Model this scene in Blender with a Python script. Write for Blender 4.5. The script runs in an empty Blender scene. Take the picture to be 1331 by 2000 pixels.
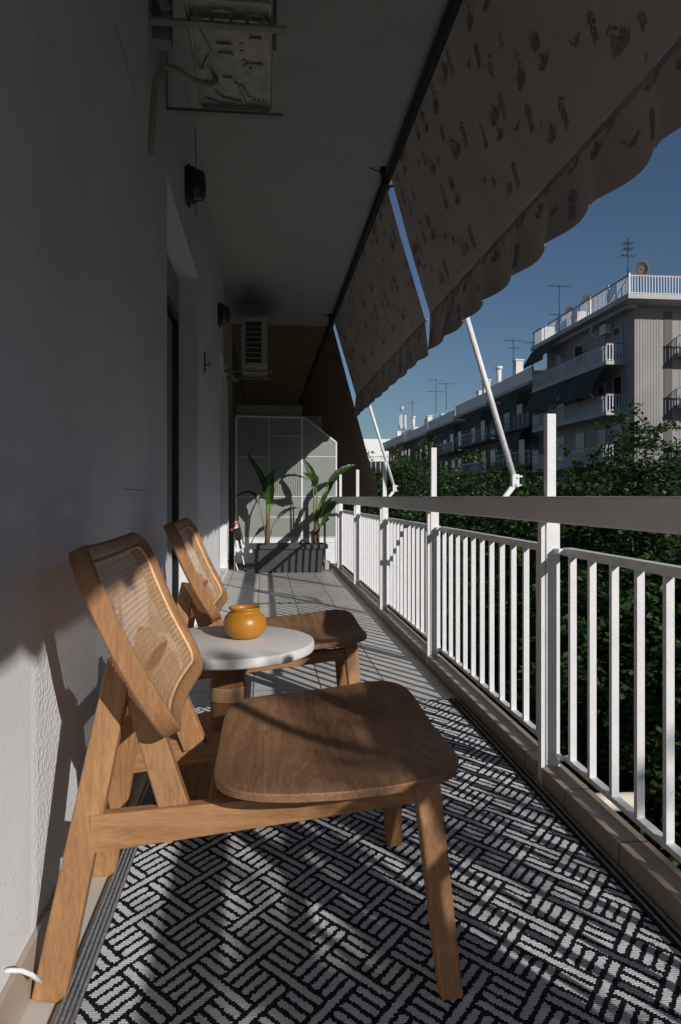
import bpy, bmesh, math, random
import numpy as np
from mathutils import Vector, Matrix
random.seed(7); rng = np.random.default_rng(7)
R = math.radians
sc = bpy.context.scene

# ------------------------------------------------------------------ camera, world, sun, exposure
YAW = math.atan2(517 - 665.5, 1400)          # camera turned 6 degrees to the right of the balcony axis
EYE = 0.95
cd = bpy.data.cameras.new('camera'); cam = bpy.data.objects.new('camera', cd)
sc.collection.objects.link(cam); sc.camera = cam
cd.sensor_fit = 'VERTICAL'; cd.sensor_height = 36.0; cd.lens = 1400 / 2000 * 36
cd.shift_y = -30 / 2000; cd.clip_start = 0.02; cd.clip_end = 3000
cam.location = (0, 0, EYE); cam.rotation_euler = (R(90), 0, YAW)
SUN = Vector((1.0, -1.62, 0.84)).normalized()
world = bpy.data.worlds.new('World'); sc.world = world; world.use_nodes = True
wn = world.node_tree.nodes; wl = world.node_tree.links
bg = wn['Background']; sky = wn.new('ShaderNodeTexSky'); sky.sky_type = 'NISHITA'; sky.sun_disc = False
sky.sun_elevation = math.asin(SUN.z); sky.sun_rotation = math.atan2(SUN.x, SUN.y)
sky.air_density = 1.0; sky.dust_density = 0.5; sky.ozone_density = 4.0; sky.altitude = 0
wl.new(sky.outputs[0], bg.inputs[0]); bg.inputs[1].default_value = 0.074
sl = bpy.data.lights.new('sun', 'SUN'); so = bpy.data.objects.new('sun', sl); sc.collection.objects.link(so)
sl.energy = 5.0; sl.angle = R(0.55); sl.color = (1.0, 0.955, 0.905)
so.rotation_euler = (-SUN).to_track_quat('-Z', 'Y').to_euler()
sc.view_settings.view_transform = 'Standard'; sc.view_settings.look = 'None'
sc.view_settings.exposure = -0.45; sc.view_settings.gamma = 1.0
sc.cycles.max_bounces = 8; sc.cycles.diffuse_bounces = 4; sc.cycles.transparent_max_bounces = 16

# ------------------------------------------------------------------ helpers
col = sc.collection
CY, SY = math.cos(YAW), -math.sin(YAW)
def at(px, py, Y):
    """point of the world plane y = Y that stands at photo coordinate (px, py)"""
    a = (px - 665.5) / 1400; b = (970 - py) / 1400
    d = Y / (CY - a * SY)
    return Vector(((a * CY + SY) * d, Y, EYE + b * d))

class MB:
    def __init__(s): s.v = []; s.f = []; s.m = []; s.sm = []
    def add(s, vs, fs, mi=0, smooth=False):
        o = len(s.v); s.v += [tuple(p) for p in vs]
        s.f += [tuple(i + o for i in f) for f in fs]; s.m += [mi] * len(fs); s.sm += [smooth] * len(fs)
    def box(s, x0, x1, y0, y1, z0, z1, mi=0):
        vs = [(x0,y0,z0),(x1,y0,z0),(x1,y1,z0),(x0,y1,z0),(x0,y0,z1),(x1,y0,z1),(x1,y1,z1),(x0,y1,z1)]
        s.add(vs, [(0,3,2,1),(4,5,6,7),(0,1,5,4),(1,2,6,5),(2,3,7,6),(3,0,4,7)], mi)
    def beam(s, a, b, ux, w, h, w2=None, h2=None, mi=0):
        """box bar from a to b; ux = direction of its width w; h is its other side"""
        a = Vector(a); b = Vector(b); d = (b - a).normalized(); u = Vector(ux); u = (u - d * u.dot(d)).normalized(); n = d.cross(u)
        w2 = w if w2 is None else w2; h2 = h if h2 is None else h2
        vs = []
        for p, ww, hh in ((a, w, h), (b, w2, h2)):
            for i, j in ((-1,-1),(1,-1),(1,1),(-1,1)): vs.append(p + u * ww / 2 * i + n * hh / 2 * j)
        s.add(vs, [(0,3,2,1),(4,5,6,7),(0,1,5,4),(1,2,6,5),(2,3,7,6),(3,0,4,7)], mi)
    def tube(s, pts, r, n=10, mi=0, cap=True):
        pts = [Vector(p) for p in pts]; rs = r if isinstance(r, (list, tuple)) else [r] * len(pts)
        vs = []; fs = []; pu = None
        for i, p in enumerate(pts):
            d = (pts[min(i + 1, len(pts) - 1)] - pts[max(i - 1, 0)]).normalized()
            if pu is None: pu = d.orthogonal().normalized()
            u = (pu - d * pu.dot(d)).normalized(); pu = u; w = d.cross(u)
            for k in range(n):
                t = 2 * math.pi * k / n; vs.append(p + (u * math.cos(t) + w * math.sin(t)) * rs[i])
        for i in range(len(pts) - 1):
            for k in range(n):
                fs.append((i*n+k, i*n+(k+1)%n, (i+1)*n+(k+1)%n, (i+1)*n+k))
        s.add(vs, fs, mi, True)
        if cap:
            o = len(s.v) - len(vs)
            s.f += [tuple(o + k for k in reversed(range(n))), tuple(o + (len(pts)-1)*n + k for k in range(n))]; s.m += [mi]*2; s.sm += [False]*2
    def lathe(s, c, prof, n=48, mi=0, cap=True):
        vs = []; fs = []
        for r, z in prof:
            for k in range(n):
                t = 2*math.pi*k/n; vs.append((c[0]+r*math.cos(t), c[1]+r*math.sin(t), c[2]+z))
        for i in range(len(prof)-1):
            for k in range(n): fs.append((i*n+k, i*n+(k+1)%n, (i+1)*n+(k+1)%n, (i+1)*n+k))
        s.add(vs, fs, mi, True)
    def build(s, name, mats, parent=None, bevel=0.0, seg=2):
        me = bpy.data.meshes.new(name); me.from_pydata(s.v, [], s.f)
        for m in (mats if isinstance(mats, (list, tuple)) else [mats]): me.materials.append(m)
        me.polygons.foreach_set('material_index', s.m); me.polygons.foreach_set('use_smooth', s.sm); me.update()
        o = bpy.data.objects.new(name, me); col.objects.link(o); o.parent = parent
        if bevel:
            b = o.modifiers.new('bevel', 'BEVEL'); b.width = bevel; b.segments = seg; b.limit_method = 'ANGLE'; b.angle_limit = R(35)
            b.harden_normals = False
        return o
def one(f, name, mat, parent=None, bevel=0.0, seg=2):
    b = MB(); f(b); return b.build(name, mat, parent, bevel, seg)
def box(name, mat, parent, *a, bevel=0.0): return one(lambda b: b.box(*a), name, mat, parent, bevel)
def tag(o, label=None, cat=None, group=None, kind=None):
    if label: o['label'] = label
    if cat: o['category'] = cat
    if group: o['group'] = group
    if kind: o['kind'] = kind
    return o
def thing(name, label, cat, loc=(0,0,0), group=None):
    o = bpy.data.objects.new(name, None); col.objects.link(o); o.location = loc; o.empty_display_size = .1
    return tag(o, label, cat, group)
def shift(o, loc):
    """children were written in world coordinates: bring them into the frame of their thing"""
    for c in [x for x in bpy.data.objects if x.parent == o]:
        if c.type == 'MESH': c.data.transform(Matrix.Translation(-Vector(loc)))
        for g in [x for x in bpy.data.objects if x.parent == c]: g.data.transform(Matrix.Translation(-Vector(loc)))
    o.location = loc
def copy_tree(o, parent=None):
    c = o.copy(); col.objects.link(c); c.parent = parent
    for ch in [x for x in bpy.data.objects if x.parent == o]: copy_tree(ch, c)
    return c

# ------------------------------------------------------------------ materials
def mat(name, c, rough=0.6, metal=0.0, noise=0.0, scale=20, bump=0.0, bscale=60, detail=6, spec=0.5, c2=None, stretch=None, trans=0.0):
    m = bpy.data.materials.new(name); m.use_nodes = True; N = m.node_tree.nodes; L = m.node_tree.links; p = N['Principled BSDF']
    p.inputs['Roughness'].default_value = rough; p.inputs['Metallic'].default_value = metal
    p.inputs['Specular IOR Level'].default_value = spec
    p.inputs['Base Color'].default_value = (*c, 1)
    tc = N.new('ShaderNodeTexCoord'); src = tc.outputs['Object']
    if stretch:
        mp = N.new('ShaderNodeMapping'); mp.inputs['Scale'].default_value = stretch; L.new(src, mp.inputs[0]); src = mp.outputs[0]
    if noise or c2:
        t = N.new('ShaderNodeTexNoise'); t.inputs['Scale'].default_value = scale; t.inputs['Detail'].default_value = detail
        t.inputs['Roughness'].default_value = .62; L.new(src, t.inputs[0])
        r = N.new('ShaderNodeValToRGB'); e = r.color_ramp.elements
        e[0].position = .3; e[1].position = .7
        k = noise
        a = c2 or tuple(x * (1 - k) for x in c); b = c if c2 else tuple(min(1, x * (1 + k)) for x in c)
        e[0].color = (*a, 1); e[1].color = (*b, 1)
        L.new(t.outputs[0], r.inputs[0]); L.new(r.outputs[0], p.inputs['Base Color'])
    if bump:
        t2 = N.new('ShaderNodeTexNoise'); t2.inputs['Scale'].default_value = bscale; t2.inputs['Detail'].default_value = 5; L.new(src, t2.inputs[0])
        bn = N.new('ShaderNodeBump'); bn.inputs['Strength'].default_value = min(1, bump); bn.inputs['Distance'].default_value = .004 * max(1, bump)
        L.new(t2.outputs[0], bn.inputs['Height']); L.new(bn.outputs[0], p.inputs['Normal'])
    if trans:
        tr = N.new('ShaderNodeBsdfTranslucent'); tr.inputs[0].default_value = (*c, 1)
        if noise or c2: L.new(r.outputs[0], tr.inputs[0])
        mx = N.new('ShaderNodeMixShader'); mx.inputs[0].default_value = trans
        out = N['Material Output']; L.new(p.outputs[0], mx.inputs[1]); L.new(tr.outputs[0], mx.inputs[2]); L.new(mx.outputs[0], out.inputs[0])
    return m

def wood(name, light, dark, axis='X', gloss=.5, stain=None):
    """long-grained timber with cathedral figure and pores, grain along an axis of the part"""
    m = bpy.data.materials.new(name); m.use_nodes = True; N = m.node_tree.nodes; L = m.node_tree.links; p = N['Principled BSDF']
    p.inputs['Roughness'].default_value = gloss; p.inputs['Specular IOR Level'].default_value = .3
    tc = N.new('ShaderNodeTexCoord'); mp = N.new('ShaderNodeMapping')
    s = {'X': (1.2, 11, 11), 'Y': (11, 1.2, 11), 'Z': (11, 11, 1.2)}[axis]; mp.inputs['Scale'].default_value = s
    oi = N.new('ShaderNodeObjectInfo'); ad = N.new('ShaderNodeVectorMath'); ad.operation = 'MULTIPLY_ADD'
    L.new(oi.outputs['Random'], ad.inputs[0]); ad.inputs[1].default_value = (3, 5, 7); L.new(tc.outputs['Object'], ad.inputs[2])
    L.new(ad.outputs[0], mp.inputs[0])
    n0 = N.new('ShaderNodeTexNoise'); n0.inputs['Scale'].default_value = 1.3; n0.inputs['Detail'].default_value = 2; n0.inputs['Distortion'].default_value = .6
    L.new(mp.outputs[0], n0.inputs[0])
    ma = N.new('ShaderNodeMath'); ma.operation = 'MULTIPLY'; ma.inputs[1].default_value = 42; L.new(n0.outputs[0], ma.inputs[0])
    si = N.new('ShaderNodeMath'); si.operation = 'SINE'; L.new(ma.outputs[0], si.inputs[0])
    fine = N.new('ShaderNodeTexNoise'); fine.inputs['Scale'].default_value = 26; fine.inputs['Detail'].default_value = 6; L.new(mp.outputs[0], fine.inputs[0])
    f2 = N.new('ShaderNodeMath'); f2.operation = 'MULTIPLY_ADD'; f2.inputs[1].default_value = .11; L.new(si.outputs[0], f2.inputs[0]); L.new(fine.outputs[0], f2.inputs[2])
    r = N.new('ShaderNodeValToRGB'); e = r.color_ramp.elements; e[0].position = .27; e[1].position = .73
    e[0].color = (*dark, 1); e[1].color = (*light, 1); L.new(f2.outputs[0], r.inputs[0])
    big = N.new('ShaderNodeTexNoise'); big.inputs['Scale'].default_value = 3.5; L.new(ad.outputs[0], big.inputs[0])
    hs = N.new('ShaderNodeHueSaturation'); mr = N.new('ShaderNodeMapRange'); mr.inputs[1].default_value = .3; mr.inputs[2].default_value = .7
    mr.inputs[3].default_value = .82; mr.inputs[4].default_value = 1.14; L.new(big.outputs[0], mr.inputs[0]); L.new(mr.outputs[0], hs.inputs['Value'])
    L.new(r.outputs[0], hs.inputs['Color']); last = hs.outputs[0]
    if stain:   # sun-greyed glued boards: board joints across x every .105 m and faint water marks
        sp = N.new('ShaderNodeSeparateXYZ'); L.new(tc.outputs['Object'], sp.inputs[0])
        fl = N.new('ShaderNodeMath'); fl.operation = 'DIVIDE'; fl.inputs[1].default_value = .105; L.new(sp.outputs[0], fl.inputs[0])
        fr = N.new('ShaderNodeMath'); fr.operation = 'FRACT'; L.new(fl.outputs[0], fr.inputs[0])
        pp = N.new('ShaderNodeMath'); pp.operation = 'PINGPONG'; pp.inputs[1].default_value = .5; L.new(fr.outputs[0], pp.inputs[0])
        jr = N.new('ShaderNodeMapRange'); jr.inputs[1].default_value = 0; jr.inputs[2].default_value = .012; jr.inputs[3].default_value = .45; jr.inputs[4].default_value = 0
        L.new(pp.outputs[0], jr.inputs[0])
        fo = N.new('ShaderNodeMath'); fo.operation = 'FLOOR'; L.new(fl.outputs[0], fo.inputs[0])
        wn_ = N.new('ShaderNodeTexWhiteNoise'); wn_.noise_dimensions = '1D'; L.new(fo.outputs[0], wn_.inputs['W'])
        mr2 = N.new('ShaderNodeMapRange'); mr2.inputs[3].default_value = .84; mr2.inputs[4].default_value = 1.12; L.new(wn_.outputs[0], mr2.inputs[0])
        h2 = N.new('ShaderNodeHueSaturation'); L.new(mr2.outputs[0], h2.inputs['Value']); L.new(last, h2.inputs['Color'])
        mx = N.new('ShaderNodeMixRGB'); mx.inputs[2].default_value = (*stain, 1); L.new(jr.outputs[0], mx.inputs[0]); L.new(h2.outputs[0], mx.inputs[1]); last = mx.outputs[0]
    L.new(last, p.inputs['Base Color'])
    bn = N.new('ShaderNodeBump'); bn.inputs['Strength'].default_value = .15; bn.inputs['Distance'].default_value = .0008
    L.new(f2.outputs[0], bn.inputs['Height']); L.new(bn.outputs[0], p.inputs['Normal'])
    return m

def wall_mat():
    """painted render: smooth vertical strips between rough roller-textured ones (changes with Y)"""
    m = bpy.data.materials.new('painted_render'); m.use_nodes = True; N = m.node_tree.nodes; L = m.node_tree.links; p = N['Principled BSDF']
    p.inputs['Roughness'].default_value = .8; p.inputs['Specular IOR Level'].default_value = .3
    tc = N.new('ShaderNodeTexCoord'); sp = N.new('ShaderNodeSeparateXYZ'); L.new(tc.outputs['Object'], sp.inputs[0])
    r = N.new('ShaderNodeValToRGB'); r.color_ramp.interpolation = 'LINEAR'
    mr = N.new('ShaderNodeMapRange'); mr.inputs[1].default_value = 0; mr.inputs[2].default_value = 10; L.new(sp.outputs[1], mr.inputs[0]); L.new(mr.outputs[0], r.inputs[0])
    el = r.color_ramp.elements; el[0].position = 0; el[0].color = (.16,)*3 + (1,); el[1].position = .146; el[1].color = (.12,)*3 + (1,)
    for pos, v in ((.148, 1), (.195, 1), (.197, .1), (.238, .1), (.24, .45), (.262, .45), (.264, .1), (.286, .1), (.288, .85), (.357, .85), (.36, .12), (.54, .2), (1, .35)):
        e = el.new(pos); e.color = (v, v, v, 1)
    n1 = N.new('ShaderNodeTexNoise'); n1.inputs['Scale'].default_value = 120; n1.inputs['Detail'].default_value = 5; L.new(tc.outputs['Object'], n1.inputs[0])
    vo = N.new('ShaderNodeTexVoronoi'); vo.inputs['Scale'].default_value = 70; L.new(tc.outputs['Object'], vo.inputs[0])
    a = N.new('ShaderNodeMath'); a.operation = 'MULTIPLY_ADD'; a.inputs[1].default_value = .5; L.new(vo.outputs[0], a.inputs[0]); L.new(n1.outputs[0], a.inputs[2])
    mu = N.new('ShaderNodeMath'); mu.operation = 'MULTIPLY'; L.new(a.outputs[0], mu.inputs[0]); L.new(r.outputs[0], mu.inputs[1])
    bn = N.new('ShaderNodeBump'); bn.inputs['Strength'].default_value = .9; bn.inputs['Distance'].default_value = .006; L.new(mu.outputs[0], bn.inputs['Height']); L.new(bn.outputs[0], p.inputs['Normal'])
    n2 = N.new('ShaderNodeTexNoise'); n2.inputs['Scale'].default_value = 2.2; n2.inputs['Detail'].default_value = 8; L.new(tc.outputs['Object'], n2.inputs[0])
    cr = N.new('ShaderNodeValToRGB'); cr.color_ramp.elements[0].position = .3; cr.color_ramp.elements[1].position = .75
    cr.color_ramp.elements[0].color = (.70, .71, .73, 1); cr.color_ramp.elements[1].color = (.80, .805, .82, 1)
    L.new(n2.outputs[0], cr.inputs[0])
    # pinholes in the render: small dark pits
    v2 = N.new('ShaderNodeTexVoronoi'); v2.inputs['Scale'].default_value = 55; L.new(tc.outputs['Object'], v2.inputs[0])
    n3 = N.new('ShaderNodeTexNoise'); n3.inputs['Scale'].default_value = 7; L.new(tc.outputs['Object'], n3.inputs[0])
    pr = N.new('ShaderNodeMapRange'); pr.inputs[1].default_value = .08; pr.inputs[2].default_value = .16; pr.inputs[3].default_value = .55; pr.inputs[4].default_value = 0; L.new(v2.outputs[0], pr.inputs[0])
    nr = N.new('ShaderNodeMapRange'); nr.inputs[1].default_value = .50; nr.inputs[2].default_value = .62; L.new(n3.outputs[0], nr.inputs[0])
    pm = N.new('ShaderNodeMath'); pm.operation = 'MULTIPLY'; L.new(pr.outputs[0], pm.inputs[0]); L.new(nr.outputs[0], pm.inputs[1])
    mx = N.new('ShaderNodeMixRGB'); mx.inputs[2].default_value = (.22, .21, .2, 1); L.new(pm.outputs[0], mx.inputs[0]); L.new(cr.outputs[0], mx.inputs[1])
    L.new(mx.outputs[0], p.inputs['Base Color'])
    return m

def tile_mat(name, c, grout, sx, sy, ox=0, oy=0, g=.004, rough=.45, vary=.08):
    m = bpy.data.materials.new(name); m.use_nodes = True; N = m.node_tree.nodes; L = m.node_tree.links; p = N['Principled BSDF']
    tc = N.new('ShaderNodeTexCoord'); sp = N.new('ShaderNodeSeparateXYZ'); L.new(tc.outputs['Object'], sp.inputs[0])
    masks = []; ids = []
    for ch, s, o in ((0, sx, ox), (1, sy, oy)):
        if not s: continue
        a = N.new('ShaderNodeMath'); a.operation = 'SUBTRACT'; a.inputs[1].default_value = o; L.new(sp.outputs[ch], a.inputs[0])
        b = N.new('ShaderNodeMath'); b.operation = 'DIVIDE'; b.inputs[1].default_value = s; L.new(a.outputs[0], b.inputs[0])
        f = N.new('ShaderNodeMath'); f.operation = 'FRACT'; L.new(b.outputs[0], f.inputs[0])
        pp = N.new('ShaderNodeMath'); pp.operation = 'PINGPONG'; pp.inputs[1].default_value = .5; L.new(f.outputs[0], pp.inputs[0])
        k = N.new('ShaderNodeMapRange'); k.inputs[1].default_value = g/2/s*.6; k.inputs[2].default_value = g/2/s*1.5; L.new(pp.outputs[0], k.inputs[0]); masks.append(k.outputs[0])
        fl = N.new('ShaderNodeMath'); fl.operation = 'FLOOR'; L.new(b.outputs[0], fl.inputs[0]); ids.append(fl.outputs[0])
    mk = masks[0]
    if len(masks) > 1:
        mm = N.new('ShaderNodeMath'); mm.operation = 'MINIMUM'; L.new(masks[0], mm.inputs[0]); L.new(masks[1], mm.inputs[1]); mk = mm.outputs[0]
    cx = N.new('ShaderNodeCombineXYZ')
    for i, s in enumerate(ids): L.new(s, cx.inputs[i])
    wn_ = N.new('ShaderNodeTexWhiteNoise'); L.new(cx.outputs[0], wn_.inputs[0])
    n = N.new('ShaderNodeTexNoise'); n.inputs['Scale'].default_value = 9; n.inputs['Detail'].default_value = 8; L.new(tc.outputs['Object'], n.inputs[0])
    ad = N.new('ShaderNodeMath'); ad.operation = 'ADD'; L.new(wn_.outputs[0], ad.inputs[0]); L.new(n.outputs[0], ad.inputs[1])
    mr = N.new('ShaderNodeMapRange'); mr.inputs[1].default_value = .3; mr.inputs[2].default_value = 1.7; mr.inputs[3].default_value = 1-vary*1.6; mr.inputs[4].default_value = 1+vary; L.new(ad.outputs[0], mr.inputs[0])
    hs = N.new('ShaderNodeHueSaturation'); hs.inputs['Color'].default_value = (*c, 1); L.new(mr.outputs[0], hs.inputs['Value'])
    mx = N.new('ShaderNodeMixRGB'); mx.inputs[1].default_value = (*grout, 1); L.new(mk, mx.inputs[0]); L.new(hs.outputs[0], mx.inputs[2]); L.new(mx.outputs[0], p.inputs['Base Color'])
    bn = N.new('ShaderNodeBump'); bn.inputs['Strength'].default_value = .6; bn.inputs['Distance'].default_value = .003; L.new(mk, bn.inputs['Height']); L.new(bn.outputs[0], p.inputs['Normal'])
    p.inputs['Roughness'].default_value = rough; p.inputs['Specular IOR Level'].default_value = .35
    return m

M = {}
M['wall'] = wall_mat()
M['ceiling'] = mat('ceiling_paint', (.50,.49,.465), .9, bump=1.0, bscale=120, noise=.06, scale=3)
M['floor'] = tile_mat('floor_tile', (.62,.595,.565), (.10,.085,.075), .333, .333, -.055, .20, g=.006)
M['kerb'] = tile_mat('kerb_tile', (.40,.32,.25), (.09,.07,.06), 0, .333, 0, .09, g=.006)
M['skirt'] = tile_mat('skirting_tile', (.46,.38,.31), (.2,.17,.14), 0, .333, 0, .2, g=.005)
M['white'] = mat('white_painted_metal', (.76,.76,.775), .45, noise=.07, scale=14, bump=.35, bscale=160)
wm = M['white']; N = wm.node_tree.nodes; L = wm.node_tree.links; p = N['Principled BSDF']; old = p.inputs['Base Color'].links[0].from_socket
tc = N.new('ShaderNodeTexCoord'); mp = N.new('ShaderNodeMapping'); mp.inputs['Scale'].default_value = (1,1,.35); L.new(tc.outputs['Object'], mp.inputs[0])
n1 = N.new('ShaderNodeTexNoise'); n1.inputs['Scale'].default_value = 34; n1.inputs['Detail'].default_value = 9; n1.inputs['Roughness'].default_value = .7; L.new(mp.outputs[0], n1.inputs[0])
rr_ = N.new('ShaderNodeMapRange'); rr_.inputs[1].default_value = .64; rr_.inputs[2].default_value = .72; rr_.inputs[4].default_value = .65; L.new(n1.outputs[0], rr_.inputs[0])
mx = N.new('ShaderNodeMixRGB'); mx.inputs[2].default_value = (.33,.27,.21,1); L.new(rr_.outputs[0], mx.inputs[0]); L.new(old, mx.inputs[1]); L.new(mx.outputs[0], p.inputs['Base Color'])
M['handrail'] = mat('beige_grey_metal', (.74,.73,.72), .42, noise=.12, scale=9, stretch=(1,.25,1), spec=.5)
M['teak'] = wood('teak_along_x', (.43,.228,.104), (.29,.142,.062), 'X')
M['teak_y'] = wood('teak_along_y', (.43,.228,.104), (.29,.142,.062), 'Y')
M['teak_z'] = wood('teak_along_z', (.42,.224,.10), (.29,.144,.063), 'Z')
M['seat'] = wood('weathered_teak_board', (.34,.19,.10), (.205,.11,.056), 'Y', .6, stain=(.40,.28,.18))
M['table_wood'] = wood('turned_teak', (.40,.20,.085), (.27,.12,.05), 'Z')
M['cane'] = mat('natural_cane', (.76,.50,.285), .6, noise=.18, scale=30)
M['rattan'] = mat('rattan_wrap', (.52,.33,.18), .55, noise=.2, scale=40)
M['stone'] = mat('pale_terrazzo', (.70,.67,.645), .6, noise=.05, scale=120, bump=.4, bscale=90)
M['ochre'] = mat('ochre_glazed_clay', (.43,.18,.016), .36, noise=.12, scale=12, spec=.5)
M['rug_dark'] = mat('black_woven_plastic', (.009,.010,.013), .8, spec=.2, bump=.8, bscale=300)
M['rug_light'] = mat('white_woven_plastic', (.44,.445,.46), .55, noise=.14, scale=260, stretch=(.12,1,1), bump=.6, bscale=300)
M['rug_grey'] = mat('grey_woven_plastic', (.20,.205,.22), .6, noise=.5, scale=200, stretch=(1,.5,1))
M['awning'] = mat('cream_awning_cloth', (.285,.262,.243), .9, noise=.08, scale=3, bump=.3, bscale=200, trans=.05)
M['aw_red'] = mat('rust_print', (.25,.165,.145), .9, noise=.35, scale=60, trans=.03)
M['aw_blue'] = mat('slate_print', (.18,.175,.185), .9, noise=.35, scale=60, trans=.03)
M['aw_brown'] = mat('twig_print', (.215,.195,.18), .9, noise=.3, scale=60, trans=.03)
M['aw_dark'] = mat('brown_awning_cloth', (.23,.20,.175), .9, noise=.2, scale=6, stretch=(1,6,.3))
M['black'] = mat('black_metal', (.012,.013,.013), .45, noise=.2)
M['tube'] = mat('dark_green_roller', (.010,.016,.016), .5)
M['acwhite'] = mat('aged_white_enamel', (.36,.35,.32), .5, noise=.15, scale=8)
M['galv'] = mat('galvanised_steel', (.40,.39,.36), .5, .4, noise=.25, scale=18)
M['acbracket'] = mat('dusty_bracket_enamel', (.30,.29,.27), .55, noise=.15, scale=10)
M['hose'] = mat('beige_hose', (.34,.31,.27), .5)
M['ochre_wall'] = mat('ochre_painted_render', (.27,.20,.105), .9, noise=.1, scale=3)
M['glass'] = mat('dark_window_glass', (.01,.012,.015), .06, spec=.8)
M['alu'] = mat('dark_aluminium', (.018,.018,.02), .35, .3)
M['shutter'] = mat('shutter_slats', (.30,.29,.27), .55)
M['frost'] = mat('frosted_wired_glass', (.40,.425,.40), .35, noise=.06, scale=4, trans=.35)
M['planter'] = mat('anthracite_plastic', (.055,.056,.06), .5, noise=.1, scale=30)
M['soil'] = mat('potting_soil', (.035,.025,.018), .95, bump=1, bscale=60)
M['leafg'] = mat('banana_leaf_green', (.045,.095,.022), .38, c2=(.025,.062,.016), scale=6, trans=.22)
M['stalk'] = mat('pale_green_stalk', (.19,.27,.055), .45, c2=(.13,.20,.04), scale=8, trans=.1)
M['sheath'] = mat('dry_brown_sheath', (.20,.12,.07), .8, c2=(.10,.055,.03), scale=30, stretch=(3,3,.4))
M['red'] = mat('red_tap_handle', (.35,.05,.03), .5)
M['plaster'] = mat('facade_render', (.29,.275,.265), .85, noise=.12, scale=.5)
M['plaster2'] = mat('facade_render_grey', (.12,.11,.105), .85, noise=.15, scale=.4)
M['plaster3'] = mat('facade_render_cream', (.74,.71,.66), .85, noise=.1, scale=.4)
M['slab'] = mat('concrete_slab_edge', (.42,.405,.39), .8, noise=.15, scale=1)
M['farwhite'] = mat('far_white_metal', (.52,.54,.58), .5)
M['greencloth'] = mat('green_awning_cloth', (.025,.04,.035), .9, noise=.2, scale=2)
M['brick'] = mat('terracotta_paint', (.33,.15,.11), .8, noise=.1)
M['window'] = mat('far_window_glass', (.035,.035,.038), .2, spec=.6)
M['asphalt'] = mat('asphalt', (.05,.05,.05), .9, noise=.2, scale=2)
M['pave'] = mat('pavement_slabs', (.22,.21,.2), .9, noise=.15, scale=2)
M['bark'] = mat('tree_bark', (.10,.075,.055), .95, noise=.4, scale=8, bump=1, bscale=12, stretch=(1,1,.3))
M['dish'] = mat('satellite_dish_grey', (.04,.04,.04), .6)

# ------------------------------------------------------------------ setting: ground, road, own building
def struct(o): return tag(o, kind='structure')
GZ = -9.5
struct(one(lambda b: b.box(-900,900,-900,900,GZ-.5,GZ), 'ground', M['pave']))
struct(one(lambda b: b.box(8.0,16.0,-250,134,GZ,GZ+.02), 'road', M['asphalt']))
struct(one(lambda b: b.box(7.8,8.0,-250,134,GZ,GZ+.14), 'kerbstone', M['slab']))
struct(one(lambda b: b.box(16.0,16.2,-250,134,GZ,GZ+.14), 'kerbstone', M['slab']))

WX = -.45; WX2 = -.475; CEIL = 3.50; RX = .945
struct(one(lambda b: b.box(WX2-.02,1.0,-2.5,10.6,-.22,0), 'balcony_floor', M['floor']))
def kerb(b):
    ys = [-2.5] + [2.30 + 1.655*k for k in range(-2, 6)]
    for i, y in enumerate(ys):
        y1 = ys[i+1] - .03 if i + 1 < len(ys) else 10.6
        b.box(.905, .985, y + (.03 if i else 0), y1, 0, .062)
    b.box(.955, .9845, -2.5, 10.6, 0, .0605)
struct(one(kerb, 'balcony_kerb', M['kerb'], bevel=.003))
# ceiling with a soft dark patch near the far air conditioner
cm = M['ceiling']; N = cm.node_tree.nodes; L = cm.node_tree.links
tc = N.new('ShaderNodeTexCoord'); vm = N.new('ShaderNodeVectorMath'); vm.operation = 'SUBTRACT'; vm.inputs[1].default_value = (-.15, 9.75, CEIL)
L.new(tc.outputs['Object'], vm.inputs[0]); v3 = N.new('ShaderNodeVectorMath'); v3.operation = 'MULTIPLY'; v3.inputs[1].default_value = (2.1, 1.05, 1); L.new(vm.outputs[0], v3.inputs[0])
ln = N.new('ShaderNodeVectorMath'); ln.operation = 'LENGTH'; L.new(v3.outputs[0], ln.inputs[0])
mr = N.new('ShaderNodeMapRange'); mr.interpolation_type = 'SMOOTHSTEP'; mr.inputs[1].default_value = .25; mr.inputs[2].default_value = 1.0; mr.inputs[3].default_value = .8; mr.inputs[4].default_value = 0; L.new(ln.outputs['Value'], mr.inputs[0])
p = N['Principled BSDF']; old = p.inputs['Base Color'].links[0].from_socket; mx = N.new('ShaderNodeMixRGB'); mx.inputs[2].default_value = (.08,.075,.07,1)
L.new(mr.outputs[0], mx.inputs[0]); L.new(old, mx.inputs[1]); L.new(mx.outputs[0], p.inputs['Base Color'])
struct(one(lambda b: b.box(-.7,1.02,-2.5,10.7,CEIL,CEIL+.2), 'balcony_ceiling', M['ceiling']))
struct(one(lambda b: b.box(-.7,1.02,10.7,20,CEIL-.002,CEIL+.2), 'neighbour_ceiling', M['ochre_wall']))
struct(one(lambda b: b.box(WX2-.02,1.0,10.6,20,-.22,-.002), 'neighbour_floor', M['floor']))

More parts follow.
